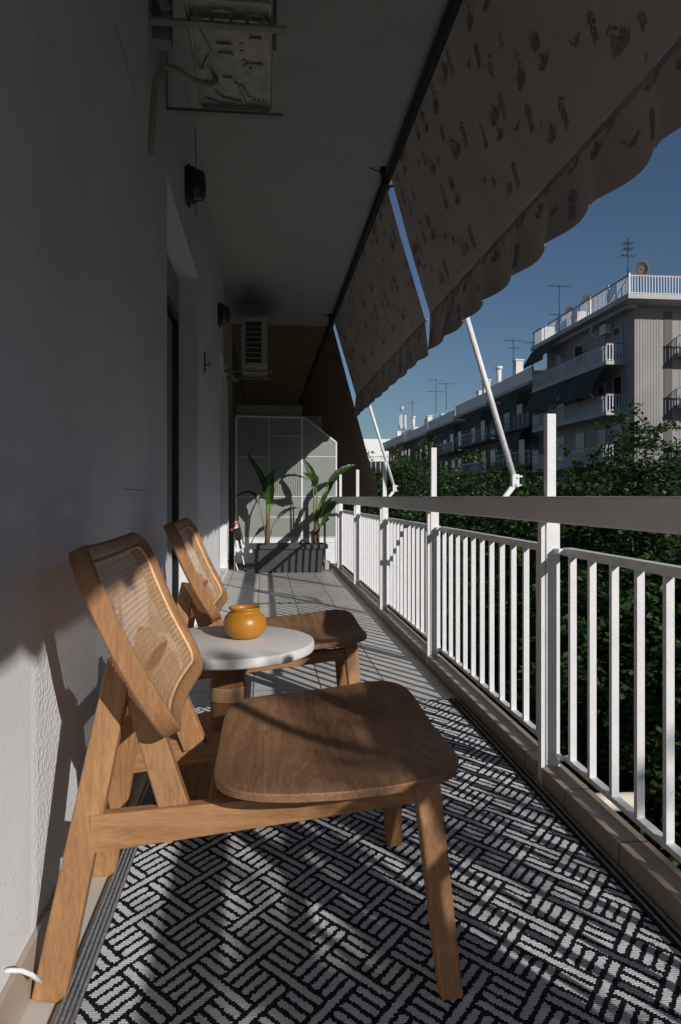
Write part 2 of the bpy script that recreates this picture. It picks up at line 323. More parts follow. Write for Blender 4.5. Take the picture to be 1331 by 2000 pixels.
# own facade
def facade(b):
    b.box(-.75, WX, -2.5, 2.85, -.2, CEIL)                      # smooth pillar
    D0, D1, E0, E1 = 3.58, 5.25, 7.78, 9.35
    b.box(-.75, WX2, 2.85, D0, -.2, CEIL)
    b.box(-.75, WX2, D1, E0, -.2, CEIL); b.box(-.75, WX2, E1, 10.75, -.2, CEIL)
    b.box(-.75, WX2, D0, D1, 2.52, CEIL); b.box(-.75, WX2, E0, E1, 2.52, CEIL)
    b.box(-.75, -.66, D0, D1, -.2, 2.52); b.box(-.75, -.66, E0, E1, -.2, 2.52)
    b.box(-.66, WX2, D0, D1, -.2, .03); b.box(-.66, WX2, E0, E1, -.2, .03)
ht = thing('apartment_house', 'white rendered house wall with recessed glazed doors along the left of the balcony', 'house wall')
w = one(facade, 'wall', M['wall'], ht)
for xx, ya, yb in ((WX,-2.5,2.85),(WX2,2.853,3.58),(WX2,5.25,7.78),(WX2,9.35,10.6)): box('skirting', M['skirt'], ht, xx, xx+.011, ya, yb, 0, .10, bevel=.002)
box('render_joint', M['hose'], ht, WX, WX+.0015, 2.35, 2.851, .972, .976); box('render_joint', M['hose'], ht, WX, WX+.0015, 2.2, 2.6, 2.368, 2.372)
for (d0, d1) in ((3.58, 5.25), (7.78, 9.35)):
    f = MB()
    x0, x1 = -.655, -.61
    f.box(x0, x1, d0, d0+.06, .03, 2.25); f.box(x0, x1, d1-.06, d1, .03, 2.25); f.box(x0, x1, d0+.06, d1-.06, .03, .10); f.box(x0, x1, d0+.06, d1-.06, 2.18, 2.25)
    f.box(x0-.002, x1+.006, (d0+d1)/2-.035, (d0+d1)/2+.035, .10, 2.18)
    do = f.build('door_frame', M['alu'], ht, .003)
    one(lambda b: b.box(-.64, -.632, d0+.05, d1-.05, .09, 2.19), 'pane', M['glass'], do)
    s = MB()
    n = 8
    for k in range(n):
        z = 2.25 + k*.031
        s.add([(-.625,d0+.01,z),(-.612,d0+.01,z+.008),(-.612,d0+.01,z+.022),(-.625,d0+.01,z+.030),(-.625,d1-.012,z),(-.612,d1-.012,z+.008),(-.612,d1-.012,z+.022),(-.625,d1-.012,z+.030)],
              [(0,1,5,4),(1,2,6,5),(2,3,7,6)], 0)
    s.box(-.65, -.626, d0+.01, d1-.012, 2.252, 2.50)
    s.build('roller_shutter', M['shutter'], ht)
# far end wall of the neighbour
tag(box('neighbour_wall', M['ochre_wall'], None, -.7, .95, 20, 20.2, -.2, CEIL), 'dark ochre end wall far beyond the glass partition', 'wall')
tag(box('neighbour_facade', M['ochre_wall'], None, -.75, WX2-.01, 10.76, 20, -.2, CEIL-.003), 'ochre house wall of the neighbour beyond the glass partition', 'wall')

# ------------------------------------------------------------------ railing
rail = thing('balcony_railing', 'white steel balcony railing with beige flat handrail and tall post stubs', 'railing')
one(lambda b: b.box(.885, .937, -2.4, 9.95, .868, .951), 'handrail', M['handrail'], rail, .006, 3)
posts = [2.30 + 1.655*k for k in range(-2, 5)]
for i, y in enumerate(posts):
    b = MB(); b.box(.925, .972, y-.02, y+.022, .001, .90); b.box(.907, .9205, y-.019, y+.012, .001, .867)
    b.box(.9205, .925, y-.012, y+.004, .001, .866)
    po = b.build('post', M['white'], rail, .002)
    s = MB(); s.box(.93, .961, y-.014, y+.017, .90, 1.225); s.build('post_stub', M['white'], po, .002)
for i in range(len(posts)):
    y0 = posts[i]; y1 = posts[i+1] if i + 1 < len(posts) else y0 + .45
    b = MB(); b.box(.970, 1.000, y0+.045, y1-.045, .757, .783)
    b.box(.950, .970, y0+.0225, y0+.058, .760, .780); b.box(.950, .970, y1-.058, y1-.0205, .760, .780); b.build('top_rail', M['white'], rail, .002)
    b = MB(); b.box(.972, .998, y0+.045, y1-.045, .088, .104)
    b.box(.950, .972, y0+.0225, y0+.058, .090, .102); b.box(.950, .972, y1-.058, y1-.0205, .090, .102); b.build('bottom_rail', M['white'], rail, .002)
    PB = 1.655/12
    for k in range(12):
        y = y0 + .052 + PB*k
        if y < y1 - .05: box('baluster', M['white'], rail, .9745, .9955, y-.0083, y+.0083, .104, .757)
shift(rail, (.945, 2.3, 0))

# ------------------------------------------------------------------ awnings
AX0, AZ0, AX1, AZ1 = .955, EYE+2.46, 1.266, EYE+1.41
def aw_pt(y, t, off=0):
    x = AX0 + (AX1-AX0)*t; z = AZ0 + (AZ1-AZ0)*t
    sag = .004*math.sin(math.pi*t) + .0035*math.sin(y*9+t*5)*math.sin(math.pi*t) + .002*math.sin(y*31+t*3)*t
    n = Vector((AZ1-AZ0, 0, -(AX1-AX0))).normalized()      # towards the balcony / down
    return Vector((x, y, z)) + n*(sag+off)
def val_pt(y, u, y0, per=.46, off=0):
    """valance hanging from the front bar; u 0..1 downwards; scalloped lower edge, rippled cloth"""
    ph = (y - 2.27) / per
    h = .245 + .062*abs(math.sin(math.pi*ph))**.8
    x = AX1 + .010 + (.034*math.sin(2*math.pi*ph+.9) + .007*math.sin(2*math.pi*ph*.43+1))*u - .015*u
    return Vector((x - .010*(1-u) - off, y, AZ1 - h*u))
def leafpoly(c, ang, l, w):
    ca, sa = math.cos(ang), math.sin(ang); pts = [(0,0),(.3,.5),(.62,.42),(1,0),(.62,-.42),(.3,-.5)]
    return [(c[0]+(p[0]*l*ca - p[1]*w*sa), c[1]+(p[0]*l*sa + p[1]*w*ca)) for p in pts]
def strip(a, b, w):
    d = Vector((b[0]-a[0], b[1]-a[1])); n = Vector((-d.y, d.x)).normalized()*w/2
    return [(a[0]-n.x,a[1]-n.y),(b[0]-n.x,b[1]-n.y),(b[0]+n.x,b[1]+n.y),(a[0]+n.x,a[1]+n.y)]
def motifs():
    """one repeat of the printed sprigs, in metres (s along the awning, t down the cloth)"""
    out = []; rr = random.Random(3)
    def sprig(cx, cy, mi, n, L, up=math.pi*1.5):
        out.append((strip((cx,cy),(cx+.01,cy+L*.9),.0022), 3))
        for k in range(n):
            u = k/n; y = cy + L*.9*u; sd = 1 if k % 2 else -1
            a = math.pi/2 + sd*(.55+rr.random()*.45)
            out.append((leafpoly((cx+.008*u, y), a + math.pi*0, .032+.022*rr.random()*(1.3-u), .012+.006*rr.random()), mi))
    def bloom(cx, cy, mi, s=1):
        for k in range(6):
            a = -math.pi/2 + (k-2.5)*.42 + rr.random()*.2
            out.append((leafpoly((cx+rr.uniform(-.01,.01), cy), a, (.05+.02*rr.random())*s, .024*s), mi))
    def bird(cx, cy):
        out.append((leafpoly((cx-.032, cy), .35, .055, .032), 1)); out.append((leafpoly((cx+.012, cy+.014), -.9, .06, .010), 3)); out.append((leafpoly((cx-.045, cy-.008), .5, .026, .018), 1))
    def twig(a, b, n=2):
        pa = Vector(a); pb = Vector(b); pr = pa
        for k in range(1, 6):
            q = pa.lerp(pb, k/5) + Vector((.008*math.sin(k*2), 0)); out.append((strip(pr, q, .0018), 3)); pr = q
    sprig(.05,.03,3,9,.15); bloom(.155,.13,1,1.5); bloom(.165,.22,1,1.1); sprig(.20,.04,3,6,.10)
    sprig(.36,.02,3,5,.10); bloom(.385,.17,1,1.2); sprig(.40,.24,2,13,.13); bird(.535,.27); twig((.50,.30),(.57,.50)); twig((.56,.33),(.46,.47))
    sprig(.12,.36,2,11,.14); bloom(.245,.48,1,1.3); sprig(.30,.36,3,8,.13); twig((.10,.34),(.02,.44))
    return out
MOT = motifs()
def awning(name, label, y0, y1, arms, group):
    t = thing(name, label, 'awning', group=group)
    b = MB(); ny = 60; nt = 10
    vs = [aw_pt(y0+(y1-y0)*i/ny, j/nt) for i in range(ny+1) for j in range(nt+1)]
    b.add(vs, [(i*(nt+1)+j, (i+1)*(nt+1)+j, (i+1)*(nt+1)+j+1, i*(nt+1)+j+1) for i in range(ny) for j in range(nt)], 0, True)
    Lc = math.hypot(AX1-AX0, AZ1-AZ0); rr = random.Random(int(y1*10))
    for row in range(0, 3):
        for k in range(-1, int((y1-y0)/.6)+2):
            jx = rr.uniform(-.09, .09); jt = rr.uniform(-.05, .05); js = rr.uniform(.85, 1.12); skip = rr.sample(range(8), 2)
            for pi_, (poly, mi) in enumerate(MOT):
                if (pi_*8)//len(MOT) in skip: continue
                q = [(y0 + .6*k + (.3 if row % 2 else 0) + s*js + jx, (row*.52 + tt*js - .02 + jt)/Lc) for s, tt in poly]
                if all(y0+.01 < y < y1-.01 and .0 < tt < .985 for y, tt in q):
                    b.add([aw_pt(y, tt, .0015) for y, tt in q], [tuple(range(len(q)))], mi)
    b.build('canopy', [M['awning'], M['aw_red'], M['aw_blue'], M['aw_brown']], t)
    v = MB(); nv = int((y1-y0)/.02); nu = 8
    v.add([val_pt(y0+(y1-y0)*i/nv, j/nu, y0) for i in range(nv+1) for j in range(nu+1)], [(i*(nu+1)+j, (i+1)*(nu+1)+j, (i+1)*(nu+1)+j+1, i*(nu+1)+j+1) for i in range(nv) for j in range(nu)], 0, True)
    for k in range(-1, int((y1-y0)/.6)+2):
        for poly, mi in MOT:
            q = [(y0 + .6*k + s, (tt-.1)/.30) for s, tt in poly]
            if all(y0+.01 < y < y1-.01 and .03 < tt < .93 for y, tt in q): v.add([val_pt(y, tt, y0, off=.0035) for y, tt in q], [tuple(range(len(q)))], mi)
    v.build('valance', [M['awning'], M['aw_red'], M['aw_blue'], M['aw_brown']], t)
    one(lambda b: b.tube([(AX0, y0-.02, AZ0+.01), (AX0, y1+.02, AZ0+.01)], .042, 16), 'roller_tube', M['tube'], t)
    one(lambda b: b.tube([(AX1+.020, y0, AZ1-.002), (AX1+.020, y1, AZ1-.002)], .011, 12), 'front_bar', M['awning'], t)
    for y in arms:
        E = Vector((1.68, y, EYE+.10))
        a = MB(); a.tube([(AX1+.02, y, AZ1-.02), E + Vector((-.012, 0, .045))], .019, 14)
        ar = a.build('arm', M['white'], t)
        h = MB(); h.box(E.x-.026, E.x+.022, y-.022, y-.012, E.z-.035, E.z+.05); h.box(E.x-.026, E.x+.022, y+.012, y+.022, E.z-.035, E.z+.05)
        h.tube([(E.x+.012, y-.03, E.z+.028), (E.x+.012, y+.03, E.z+.028)], .008); h.tube([(E.x+.004, y-.03, E.z-.02), (E.x+.004, y+.03, E.z-.02)], .010)
        h.box(E.x+.02, E.x+.045, y-.021, y+.021, E.z+.03, E.z+.042); h.box(E.x+.02, E.x+.04, y-.021, y+.021, E.z-.028, E.z-.018)
        h.build('hinge', M['white'], ar, .002)
        f = MB(); f.tube([E + Vector((-.005,0,-.02)), (1.585, y, EYE-.035), (1.54, y, EYE-.05), (1.0, y, EYE-.055)], .019, 14)
        f.box(.94, 1.0, y-.03, y+.03, EYE-.08, EYE-.03)
        f.build('arm_bracket', M['white'], t)
    c = MB(); c.tube([(AX1+.012, y0, AZ1-.04), (AX1+.0, y0+.0, AZ1-.33)], .006, 8); c.tube([(AX1, y0, AZ1-.33),(AX1, y0, AZ1-.36)], .014, 8)
    shift(t, (AX0, (y0+y1)/2, AZ0))
    return t
awning('awning', 'near floral cream awning with scalloped valance, closest to the camera at top right', -2.35, 5.41, [-0.62, 4.68], 'floral awnings along the balcony edge')
awning('awning', 'farther floral cream awning with scalloped valance, beyond the narrow gap', 5.585, 9.9, [9.18], 'floral awnings along the balcony edge')
# plain dark awning of the neighbour
t = thing('awning', 'plain dark brown awning hanging low beyond the glass partition', 'awning')
b = MB(); P0 = Vector((.95, 0, EYE+2.45)); P1 = Vector((1.60, 0, EYE+.08)); P2 = Vector((1.61, 0, EYE-.12)); y0, y1 = 10.08, 19.9
n = 30; pts = []
for i in range(n+1):
    y = y0+(y1-y0)*i/n
    for j in range(9): q = P0.lerp(P1, j/8); pts.append((q.x-.005*math.sin(math.pi*j/8), y, q.z))
    pts.append((P2.x, y, P2.z))
b.add(pts, [(i*10+j, (i+1)*10+j, (i+1)*10+j+1, i*10+j+1) for i in range(n) for j in range(9)], 0, True); b.build('canopy', M['aw_dark'], t)
one(lambda b: b.tube([(.955, y0-.1, AZ0+.01), (.955, y1, AZ0+.01)], .042, 14), 'roller_tube', M['tube'], t)
one(lambda b: b.tube([(P1.x+.015, y0, P1.z), (P1.x+.015, y1, P1.z)], .016, 12), 'front_bar', M['tube'], t)
shift(t, (.955, 12.8, AZ0))
# brackets carrying the roller tubes under the ceiling
for y, s in ((5.495,'between the two floral awnings'), (9.96,'at the far end of the floral awnings')):
    o = one(lambda b: (b.box(.90, 1.01, y-.022, y+.022, AZ0-.05, CEIL), b.box(.89, .93, y-.022, y+.022, CEIL-.05, CEIL-.001), b.tube([(.80, y-.06, CEIL-.03), (.90, y, CEIL-.035)], .006, 6)), 'awning_bracket', M['tube'], bevel=.003)
    tag(o, 'dark steel ceiling bracket holding the roller ' + s, 'bracket', 'roller brackets under the ceiling')

# ------------------------------------------------------------------ lounge chairs
def back_map(a, bb, dep):
    """a across (y), bb up the back 0..L, dep towards the sitter"""
    Lb = .40; tx, tz = -.447, .894; nx, nz = .894, .447
    cur = -.035*(1 - (a/.315)**2) - .012*math.sin(math.pi*min(1,max(0,bb/Lb)))
    return Vector((-.157 + tx*bb + nx*(dep+cur), a, .500 + tz*bb + nz*(dep+cur)))
def rrect(hw0, hw1, b0, b1, r, n=9):
    """outline of the back, narrower at the foot, with its inward normals"""
    pts = []
    def arc(cx, cy, a0, a1):
        for k in range(n+1):
            a = a0 + (a1-a0)*k/n; pts.append((cx+r*math.cos(a), cy+r*math.sin(a), -math.cos(a), -math.sin(a)))
    arc(hw0-r, b0+r, -math.pi/2, 0); arc(hw1-r, b1-r, 0, math.pi/2); arc(-hw1+r, b1-r, math.pi/2, math.pi); arc(-hw0+r, b0+r, math.pi, 1.5*math.pi)
    out = []
    m = len(pts)
    for i in range(m):                                            # add points along the straight edges so they can bend
        p, q = pts[i], pts[(i+1) % m]; out.append(p); dist = math.hypot(p[0]-q[0], p[1]-q[1])
        k = int(dist/.04)
        for j in range(1, k): u = j/k; out.append(tuple(p[c]+(q[c]-p[c])*u for c in range(4)))
    return out
def make_chair():
    t = thing('lounge_chair', '', 'chair')
    T = M['teak']
    for s in (-1, 1):
        b = MB(); b.beam((-.405, s*.225, 0), (-.283, s*.165, .625), (1,0,0), .062, .036, .052, .034); b.build('rear_leg', M['teak_z'], t, .005, 3)
        b = MB(); b.beam((.352, s*.300, 0), (.322, s*.213, .395), (1,0,0), .042, .044, .052, .046); b.build('front_leg', M['teak_z'], t, .006, 3)
        b = MB()
        y0, y1 = s*.199, s*.214
        A = [(-.335, y0, .262), (-.335, y0, .335), (.31, y1, .378), (.31, y1, .338)]
        vs = [(x, y-.015, z) for x, y, z in A] + [(x, y+.015, z) for x, y, z in A]
        b.add(vs, [(0,1,2,3),(7,6,5,4),(0,4,5,1),(1,5,6,2),(2,6,7,3),(3,7,4,0)] if True else []); b.build('side_rail', T, t, .003)
        b = MB(); b.beam((-.172, s*.192, .325), (-.268, s*.150, .600), (1,0,0), .058, .034, .048, .034); b.build('back_strut', M['teak_z'], t, .004, 3)
    for x, z, h in ((.315, .352, .05), (.06, .335, .03), (-.10, .322, .045)):
        box('crossbar', M['teak_y'], t, x-.012, x+.012, -.203, .203, z-h/2, z+h/2, bevel=.003)
    # two blocks that carry the back
    box('crossbar', M['teak_y'], t, -.262, -.236, -.16, .16, .553, .60, bevel=.003)
    # seat: a scooped board with rounded corners
    b = MB(); nr = 16; na = 96; top = []; 
    def prof(a):
        ca, sa = math.cos(a), math.sin(a); e = 2/5.2
        ux = math.copysign(abs(ca)**e, ca); uy = math.copysign(abs(sa)**e, sa)
        hw = .345 + .022*ux - .012*(ux*ux)
        return ux*.245, uy*hw
    def hz(x, y):
        u = x/.236; v = y/.35
        return .398 + .022*u + .018*u*u - .030*max(0, u-.55)**1.6 + .016*v*v*(1-.3*u) - .006*math.cos(v*math.pi)
    rings = []
    for k in range(nr+1):
        f = k/nr
        rings.append([(prof(2*math.pi*i/na)[0]*f, prof(2*math.pi*i/na)[1]*f) for i in range(na)])
    vs = []; fs = []
    for k in range(1, nr+1):
        for (x, y) in rings[k]: vs.append((x+.143, y, hz(x, y) - (.0035 if k == nr else 0)))
    c0 = len(vs); vs.append((.143, 0, hz(0,0)))
    for k in range(nr-1):
        for i in range(na): fs.append((k*na+i, k*na+(i+1)%na, (k+1)*na+(i+1)%na, (k+1)*na+i))
    for i in range(na): fs.append((c0, (i+1)%na, i)) if False else fs.append((c0, i, (i+1)%na))
    b.add(vs, fs, 0, True)
    loops = []
    for gz, g in ((-.0035, 1.0), (-.0065, 1.004), (-.019, 1.000), (-.026, .955)):
        loops.append([(x*g+.143, y*g, hz(x, y)+gz) for (x, y) in rings[nr]])
    for q in range(3):
        if q == 0: vv = loops[0]+loops[1]
        else: vv = loops[q]+loops[q+1]
        b.add(vv, [(i, (i+1)%na, na+(i+1)%na, na+i) for i in range(na)], 0, True)
    b.add(loops[3]+[(.143, 0, hz(0,0)-.026)], [(na, (i+1)%na, i) for i in range(na)], 0, True)
    so_ = b.build('seat', M['seat'], t)
    bm = bmesh.new(); bm.from_mesh(so_.data); bmesh.ops.recalc_face_normals(bm, faces=bm.faces); bm.to_mesh(so_.data); bm.free()
    # back frame
    out = rrect(.300, .322, 0, .402, .085); m = len(out); FW = .036
    cs = [(0,.004),(.004,0),(FW-.004,0),(FW,.004),(FW,.014),(FW-.004,.036),(FW-.010,.040),(.008,.040),(0,.034)]
    b = MB(); vs = []; nc = len(cs)
    for (a, bb, nx, ny) in out:
        for (inn, dep) in cs: vs.append(back_map(a+nx*inn, bb+ny*inn, dep-.020))
    fs = [(i*nc+j, ((i+1)%m)*nc+j, ((i+1)%m)*nc+(j+1)%nc, i*nc+(j+1)%nc) for i in range(m) for j in range(nc)]
    b.add(vs, fs, 0, True); o = b.build('back_frame', M['teak_z'], t)
    es = o.modifiers.new('e', 'EDGE_SPLIT'); es.split_angle = R(32)
    # bead round the cane
    b = MB(); ring = [back_map(a+nx*(FW+.003), bb+ny*(FW+.003), .010) for (a, bb, nx, ny) in out]
    b.tube(ring + [ring[0]], .0042, 6, cap=False); b.build('cane_spline', M['cane'], t)
    # woven cane: two sets of straight strands and two diagonal sets
    inner = [(a+nx*(FW-.003), bb+ny*(FW-.003)) for (a, bb, nx, ny) in out]
    def clip(p, d):
        ts = []
        for i in range(len(inner)):
            a1 = inner[i]; a2 = inner[(i+1) % len(inner)]; ex, ey = a2[0]-a1[0], a2[1]-a1[1]
            den = d[0]*ey - d[1]*ex
            if abs(den) < 1e-9: continue
            tt = ((a1[0]-p[0])*ey - (a1[1]-p[1])*ex)/den; uu = ((a1[0]-p[0])*d[1] - (a1[1]-p[1])*d[0])/den
            if 0 <= uu < 1: ts.append(tt)
        return (min(ts), max(ts)) if len(ts) >= 2 else None
    b = MB()
    def strand(p, d, w, dep):
        c = clip(p, d)
        if not c or c[1]-c[0] < .004: return
        L_ = c[1]-c[0]; n_ = max(1, int(L_/.03)); nx_, ny_ = -d[1]*w/2, d[0]*w/2; vs_ = []
        for k in range(n_+1):
            q = (p[0]+d[0]*(c[0]+L_*k/n_), p[1]+d[1]*(c[0]+L_*k/n_))
            vs_.append(back_map(q[0]-nx_, q[1]-ny_, dep)); vs_.append(back_map(q[0]+nx_, q[1]+ny_, dep))
        b.add(vs_, [(2*k, 2*k+2, 2*k+3, 2*k+1) for k in range(n_)], 0)
    P = .0125; c45 = math.sqrt(.5)
    for k in range(-30, 31):
        strand((k*P-.0020, .2), (0,1), .0021, .004); strand((k*P+.0020, .2), (0,1), .0021, .004)
    for k in range(0, 36):
        strand((0, k*P-.0020), (1,0), .0021, .006); strand((0, k*P+.0020), (1,0), .0021, .006)
    for k in range(-52, 53):
        strand((k*P+P/2, .2), (c45,c45), .0021, .008); strand((k*P+P/2, .2), (c45,-c45), .0021, .0095)
    b.build('cane_panel', M['cane'], t)
    return t
ch = make_chair(); ch.location = (0, 1.635, 0); ch['group'] = 'teak lounge chairs facing the railing'
ch['label'] = 'near teak lounge chair with cane back, standing partly on the rug'
c2 = copy_tree(ch); c2.location = (0, 2.905, 0); c2['label'] = 'far teak lounge chair with cane back, behind the round white table'

# ------------------------------------------------------------------ side table and pot
TX, TY = -.113, 2.265
t = thing('side_table', 'small round table with pale stone top on a wooden drum base between the chairs', 'table', (TX, TY, 0))
one(lambda b: b.lathe((0,0,0), [(0,.470),(.262,.470),(.2675,.473),(.269,.478),(.269,.494),(.267,.499),(.262,.501),(0,.501)], 96), 'table_top', M['stone'], t)
one(lambda b: b.lathe((0,0,0), [(.0545,.228),(.0545,.47)], 40), 'pedestal', M['table_wood'], t)
def wrap(b):
    for k in range(7):
        z = .322+k*.0062; b.lathe((0,0,0), [(.0535,z-.0031),(.0565,z-.0028),(.0585,z),(.0565,z+.0028),(.0535,z+.0031)], 40)
one(wrap, 'rattan_binding', M['rattan'], t)
one(lambda b: b.lathe((0,0,0), [(0,.0),(.18,.0),(.19,.006),(.20,.03),(.20,.205),(.196,.222),(.185,.230),(0,.230)], 72), 'base', M['table_wood'], t)
def pot(b):
    b.lathe((0,0,0), [(0,0),(.034,0),(.046,.004),(.060,.018),(.068,.036),(.0685,.050),(.063,.068),(.052,.080),(.0455,.0845),(.0455,.088),(.050,.0925),(.0515,.0965),(.049,.099),(.045,.098),(.041,.092),(.041,.082),(.05,.07),(.058,.05),(.05,.02),(0,.012)], 64)
tag(one(pot, 'clay_pot', M['ochre']), 'mustard yellow glazed round pot standing on the white table', 'pot').location = (-.062, 2.30, .5012)

# ------------------------------------------------------------------ rug
def rug():
    X0, X1, Y0, Y1 = -.378, .895, .55, 3.27
    b = MB(); b.box(X0, X1, Y0, Y1, .0005, .006, 0)
    bw = .039
    for side in (0, 1):                                           # corded edges
        for k in range(4):
            x = (X0+.005+k*.0098) if side == 0 else (X1-.005-k*.0098)
            n = 90; pts = [(x, Y0+(Y1-Y0)*i/n, .0075) for i in range(n+1)]
            b.tube(pts, .0046, 6, mi=2 if k % 2 == 0 or side == 0 else 0)
    p = .0262; s = 3.0; Lg = 7.0; u = Vector((.64,.77)); w = Vector((.64,-.77)); g = .2
    t1 = (-4, 4); t2 = (s-3, 1+Lg)
    bars = [((0, s), (k, k+1)) for k in range(3)] + [((s-Lg, s), (3, 4))]
    bars += [((s-3+k, s-2+k), (4, 4+s)) for k in range(3)] + [((s-4, s-3), (4, 4+Lg))]
    det = u.x*w.y - u.y*w.x; rowh = .0052
    xa, xb = X0+bw+.001, X1-bw-.001; rr = random.Random(5); z = .0068
    for i in range(-60, 61):
        for j in range(-60, 61):
            ou, ow = i*t1[0]+j*t2[0], i*t1[1]+j*t2[1]
            cx = (u*ou + w*ow)*p
            if not (xa-.4 < cx.x+.2 < xb+.4 and Y0-.4 < cx.y+1.4 < Y1+.4): continue
            for (ua, ub), (wa, wb) in bars:
                A = (ua+ou+g, ub+ou-g, wa+ow+g, wb+ow-g)
                quad = [(u*A[0]+w*A[2])*p, (u*A[1]+w*A[2])*p, (u*A[1]+w*A[3])*p, (u*A[0]+w*A[3])*p]
                quad = [Vector((q.x+.2, q.y+1.4)) for q in quad]
                ys = [q.y for q in quad]; r0 = math.ceil(min(ys)/rowh); r1 = math.floor(max(ys)/rowh)
                for r in range(r0, r1+1):
                    y = r*rowh
                    if y < Y0+.01 or y > Y1-.012: continue
                    xs = []
                    for q in range(4):
                        a, c = quad[q], quad[(q+1) % 4]
                        if (a.y-y)*(c.y-y) <= 0 and abs(a.y-c.y) > 1e-9: xs.append(a.x+(c.x-a.x)*(y-a.y)/(c.y-a.y))
                    if len(xs) < 2: continue
                    x0, x1 = min(xs)+rr.uniform(-.0022,.0022), max(xs)+rr.uniform(-.0022,.0022)
                    x0 = max(x0, xa); x1 = min(x1, xb)
                    if x1-x0 < .003: continue
                    h = rowh*.43
                    b.add([(x0,y-h,z-.0006),(x1,y-h,z-.0006),(x1,y,z+.0008),(x0,y,z+.0008),(x1,y+h,z-.0006),(x0,y+h,z-.0006)], [(0,1,2,3),(3,2,4,5)], 1)
    return b.build('outdoor_rug', [M['rug_dark'], M['rug_light'], M['rug_grey']])
tag(rug(), 'black and white basketweave patterned outdoor rug under the near chair', 'rug')

# ------------------------------------------------------------------ loose cable and drain pipe
tag(one(lambda b: b.tube([(-.449,1.297,.127),(-.438,1.298,.1275),(-.424,1.306,.121),(-.410,1.317,.106),(-.398,1.33,.083)], .0042, 10), 'cable_end', M['white']), 'short white cable end sticking out of the wall beside the rear leg', 'cable')
tag(one(lambda b: b.tube([(.99,2.215,-.035),(1.20,2.215,-.040)], .028, 16), 'drain_spout', mat('cream_plastic', (.66,.6,.5), .5)), 'cream plastic drain spout poking out below the railing', 'pipe')

# ------------------------------------------------------------------ air conditioners
def aircon(label, x0, x1, y0, y1, z0, z1, pan):
    t = thing('air_conditioner', label, 'air conditioner')
    one(lambda b: b.box(x0, x1, y0, y1, z0+.012, z1), 'casing', M['acwhite'], t, .008)
    if pan:
        b = MB(); b.box(x0+.006, x1-.006, y0+.006, y1-.006, z0+.004, z0+.012)
        W = x1-x0; D = y1-y0
        def rib(u0, v0, u1, v1, w=.012, h=.016): b.beam((x0+W*u0, y0+D*v0, z0+.002), (x0+W*u1, y0+D*v1, z0+.002), (-(v1-v0)*D, (u1-u0)*W, 0), w, h)
        R_ = [(.04,.03,.96,.03),(.04,.97,.96,.97),(.04,.03,.04,.97),(.96,.03,.96,.97),
              (.30,.10,.30,.36),(.30,.36,.52,.36),(.52,.36,.52,.10),(.30,.10,.52,.10),(.70,.12,.88,.12),(.88,.12,.88,.30),(.70,.30,.88,.30),(.70,.12,.70,.30),
              (.10,.20,.24,.44),(.24,.44,.10,.60),(.34,.44,.50,.44),(.50,.44,.50,.66),(.34,.66,.50,.66),(.34,.44,.34,.66),(.14,.70,.30,.86),(.30,.86,.60,.90),(.52,.70,.62,.90),
              (.72,.55,.72,.88),(.79,.52,.79,.88),(.86,.52,.86,.88),(.72,.88,.90,.88),(.66,.52,.86,.52),(.66,.52,.66,.62),(.58,.72,.72,.90),(.10,.88,.28,.93)]
        for r in R_: rib(*r)
        for (u, v) in ((.62,.36),(.62,.42),(.64,.50),(.64,.56)): b.tube([(x0+W*u, y0+D*v, z0+.005), (x0+W*u, y0+D*v, z0-.001)], .010, 10)
        b.lathe((x0+W*.22, y0+D*.74, z0), [(0,-.004),(.026,-.004),(.030,.0),(.030,.006)], 20)
        b.build('base_pan', M['galv'], t)
    else:
        b = MB(); b.box(x0+.05, x1-.07, y0-.003, y0+.001, z0+.05, z1-.05, 0)
        b.build('coil_opening', M['black'], t)
        b = MB()
        for k in range(9): z = z0+.05+(z1-z0-.1)*k/8; b.box(x0+.045, x1-.065, y0-.009, y0-.003, z-.004, z+.004)
        b.box(x0+.04, x0+.05, y0-.009, y0-.003, z0+.04, z1-.04); b.box(x1-.07, x1-.06, y0-.009, y0-.003, z0+.04, z1-.04)
        b.build('side_grille', M['acwhite'], t)
    for y in (y0+.13, y1-.02 if pan else y1-.13):
        b = MB(); b.box(WX2, x1+.055, y-.018, y+.018, z0-.036, z0-.0325); b.box(WX2, x1+.055, y+.015, y+.018, z0-.0325, z0-.002); b.box(WX2, WX2+.004, y-.018, y+.018, z0-.0325, z0+.25)
        b.box(x0+.03, x0+.06, y-.012, y+.012, z0-.0325, z0+.004); b.box(x1-.06, x1-.03, y-.012, y+.012, z0-.0325, z0+.004)
        b.build('wall_bracket', M['acbracket'], t)
    f = MB(); f.lathe((0,0,0), [(0,0),(.19,0),(.2,.004),(.21,.02)], 32)
    yc = (y0+y1)/2-.04
    f.v = [(x1+.002+v[2]*.8, yc+v[0], (z0+z1)/2+v[1]) for v in f.v]; f.build('fan_grille', M['acwhite'], t)
    shift(t, ((x0+x1)/2, (y0+y1)/2, z0)); return t
aircon('near air conditioner seen from below, hung on two brackets under the ceiling', -.315, .035, 2.78, 3.60, 2.87, 3.42, True)
aircon('far air conditioner with slatted side, high on the wall near the partition', -.27, .035, 8.45, 9.2, 2.46, 3.05, False)
tag(one(lambda b: b.tube([(-.22,3.33,2.868),(-.24,3.30,2.82),(-.31,3.24,2.80),(-.38,3.12,2.78),(-.42,3.0,2.72),(-.435,2.93,2.6),(-.44,2.90,2.45),(-.445,2.885,2.3)], .013, 12), 'drain_hose', M['hose']), 'beige hose curving from the near air conditioner down the wall', 'hose')
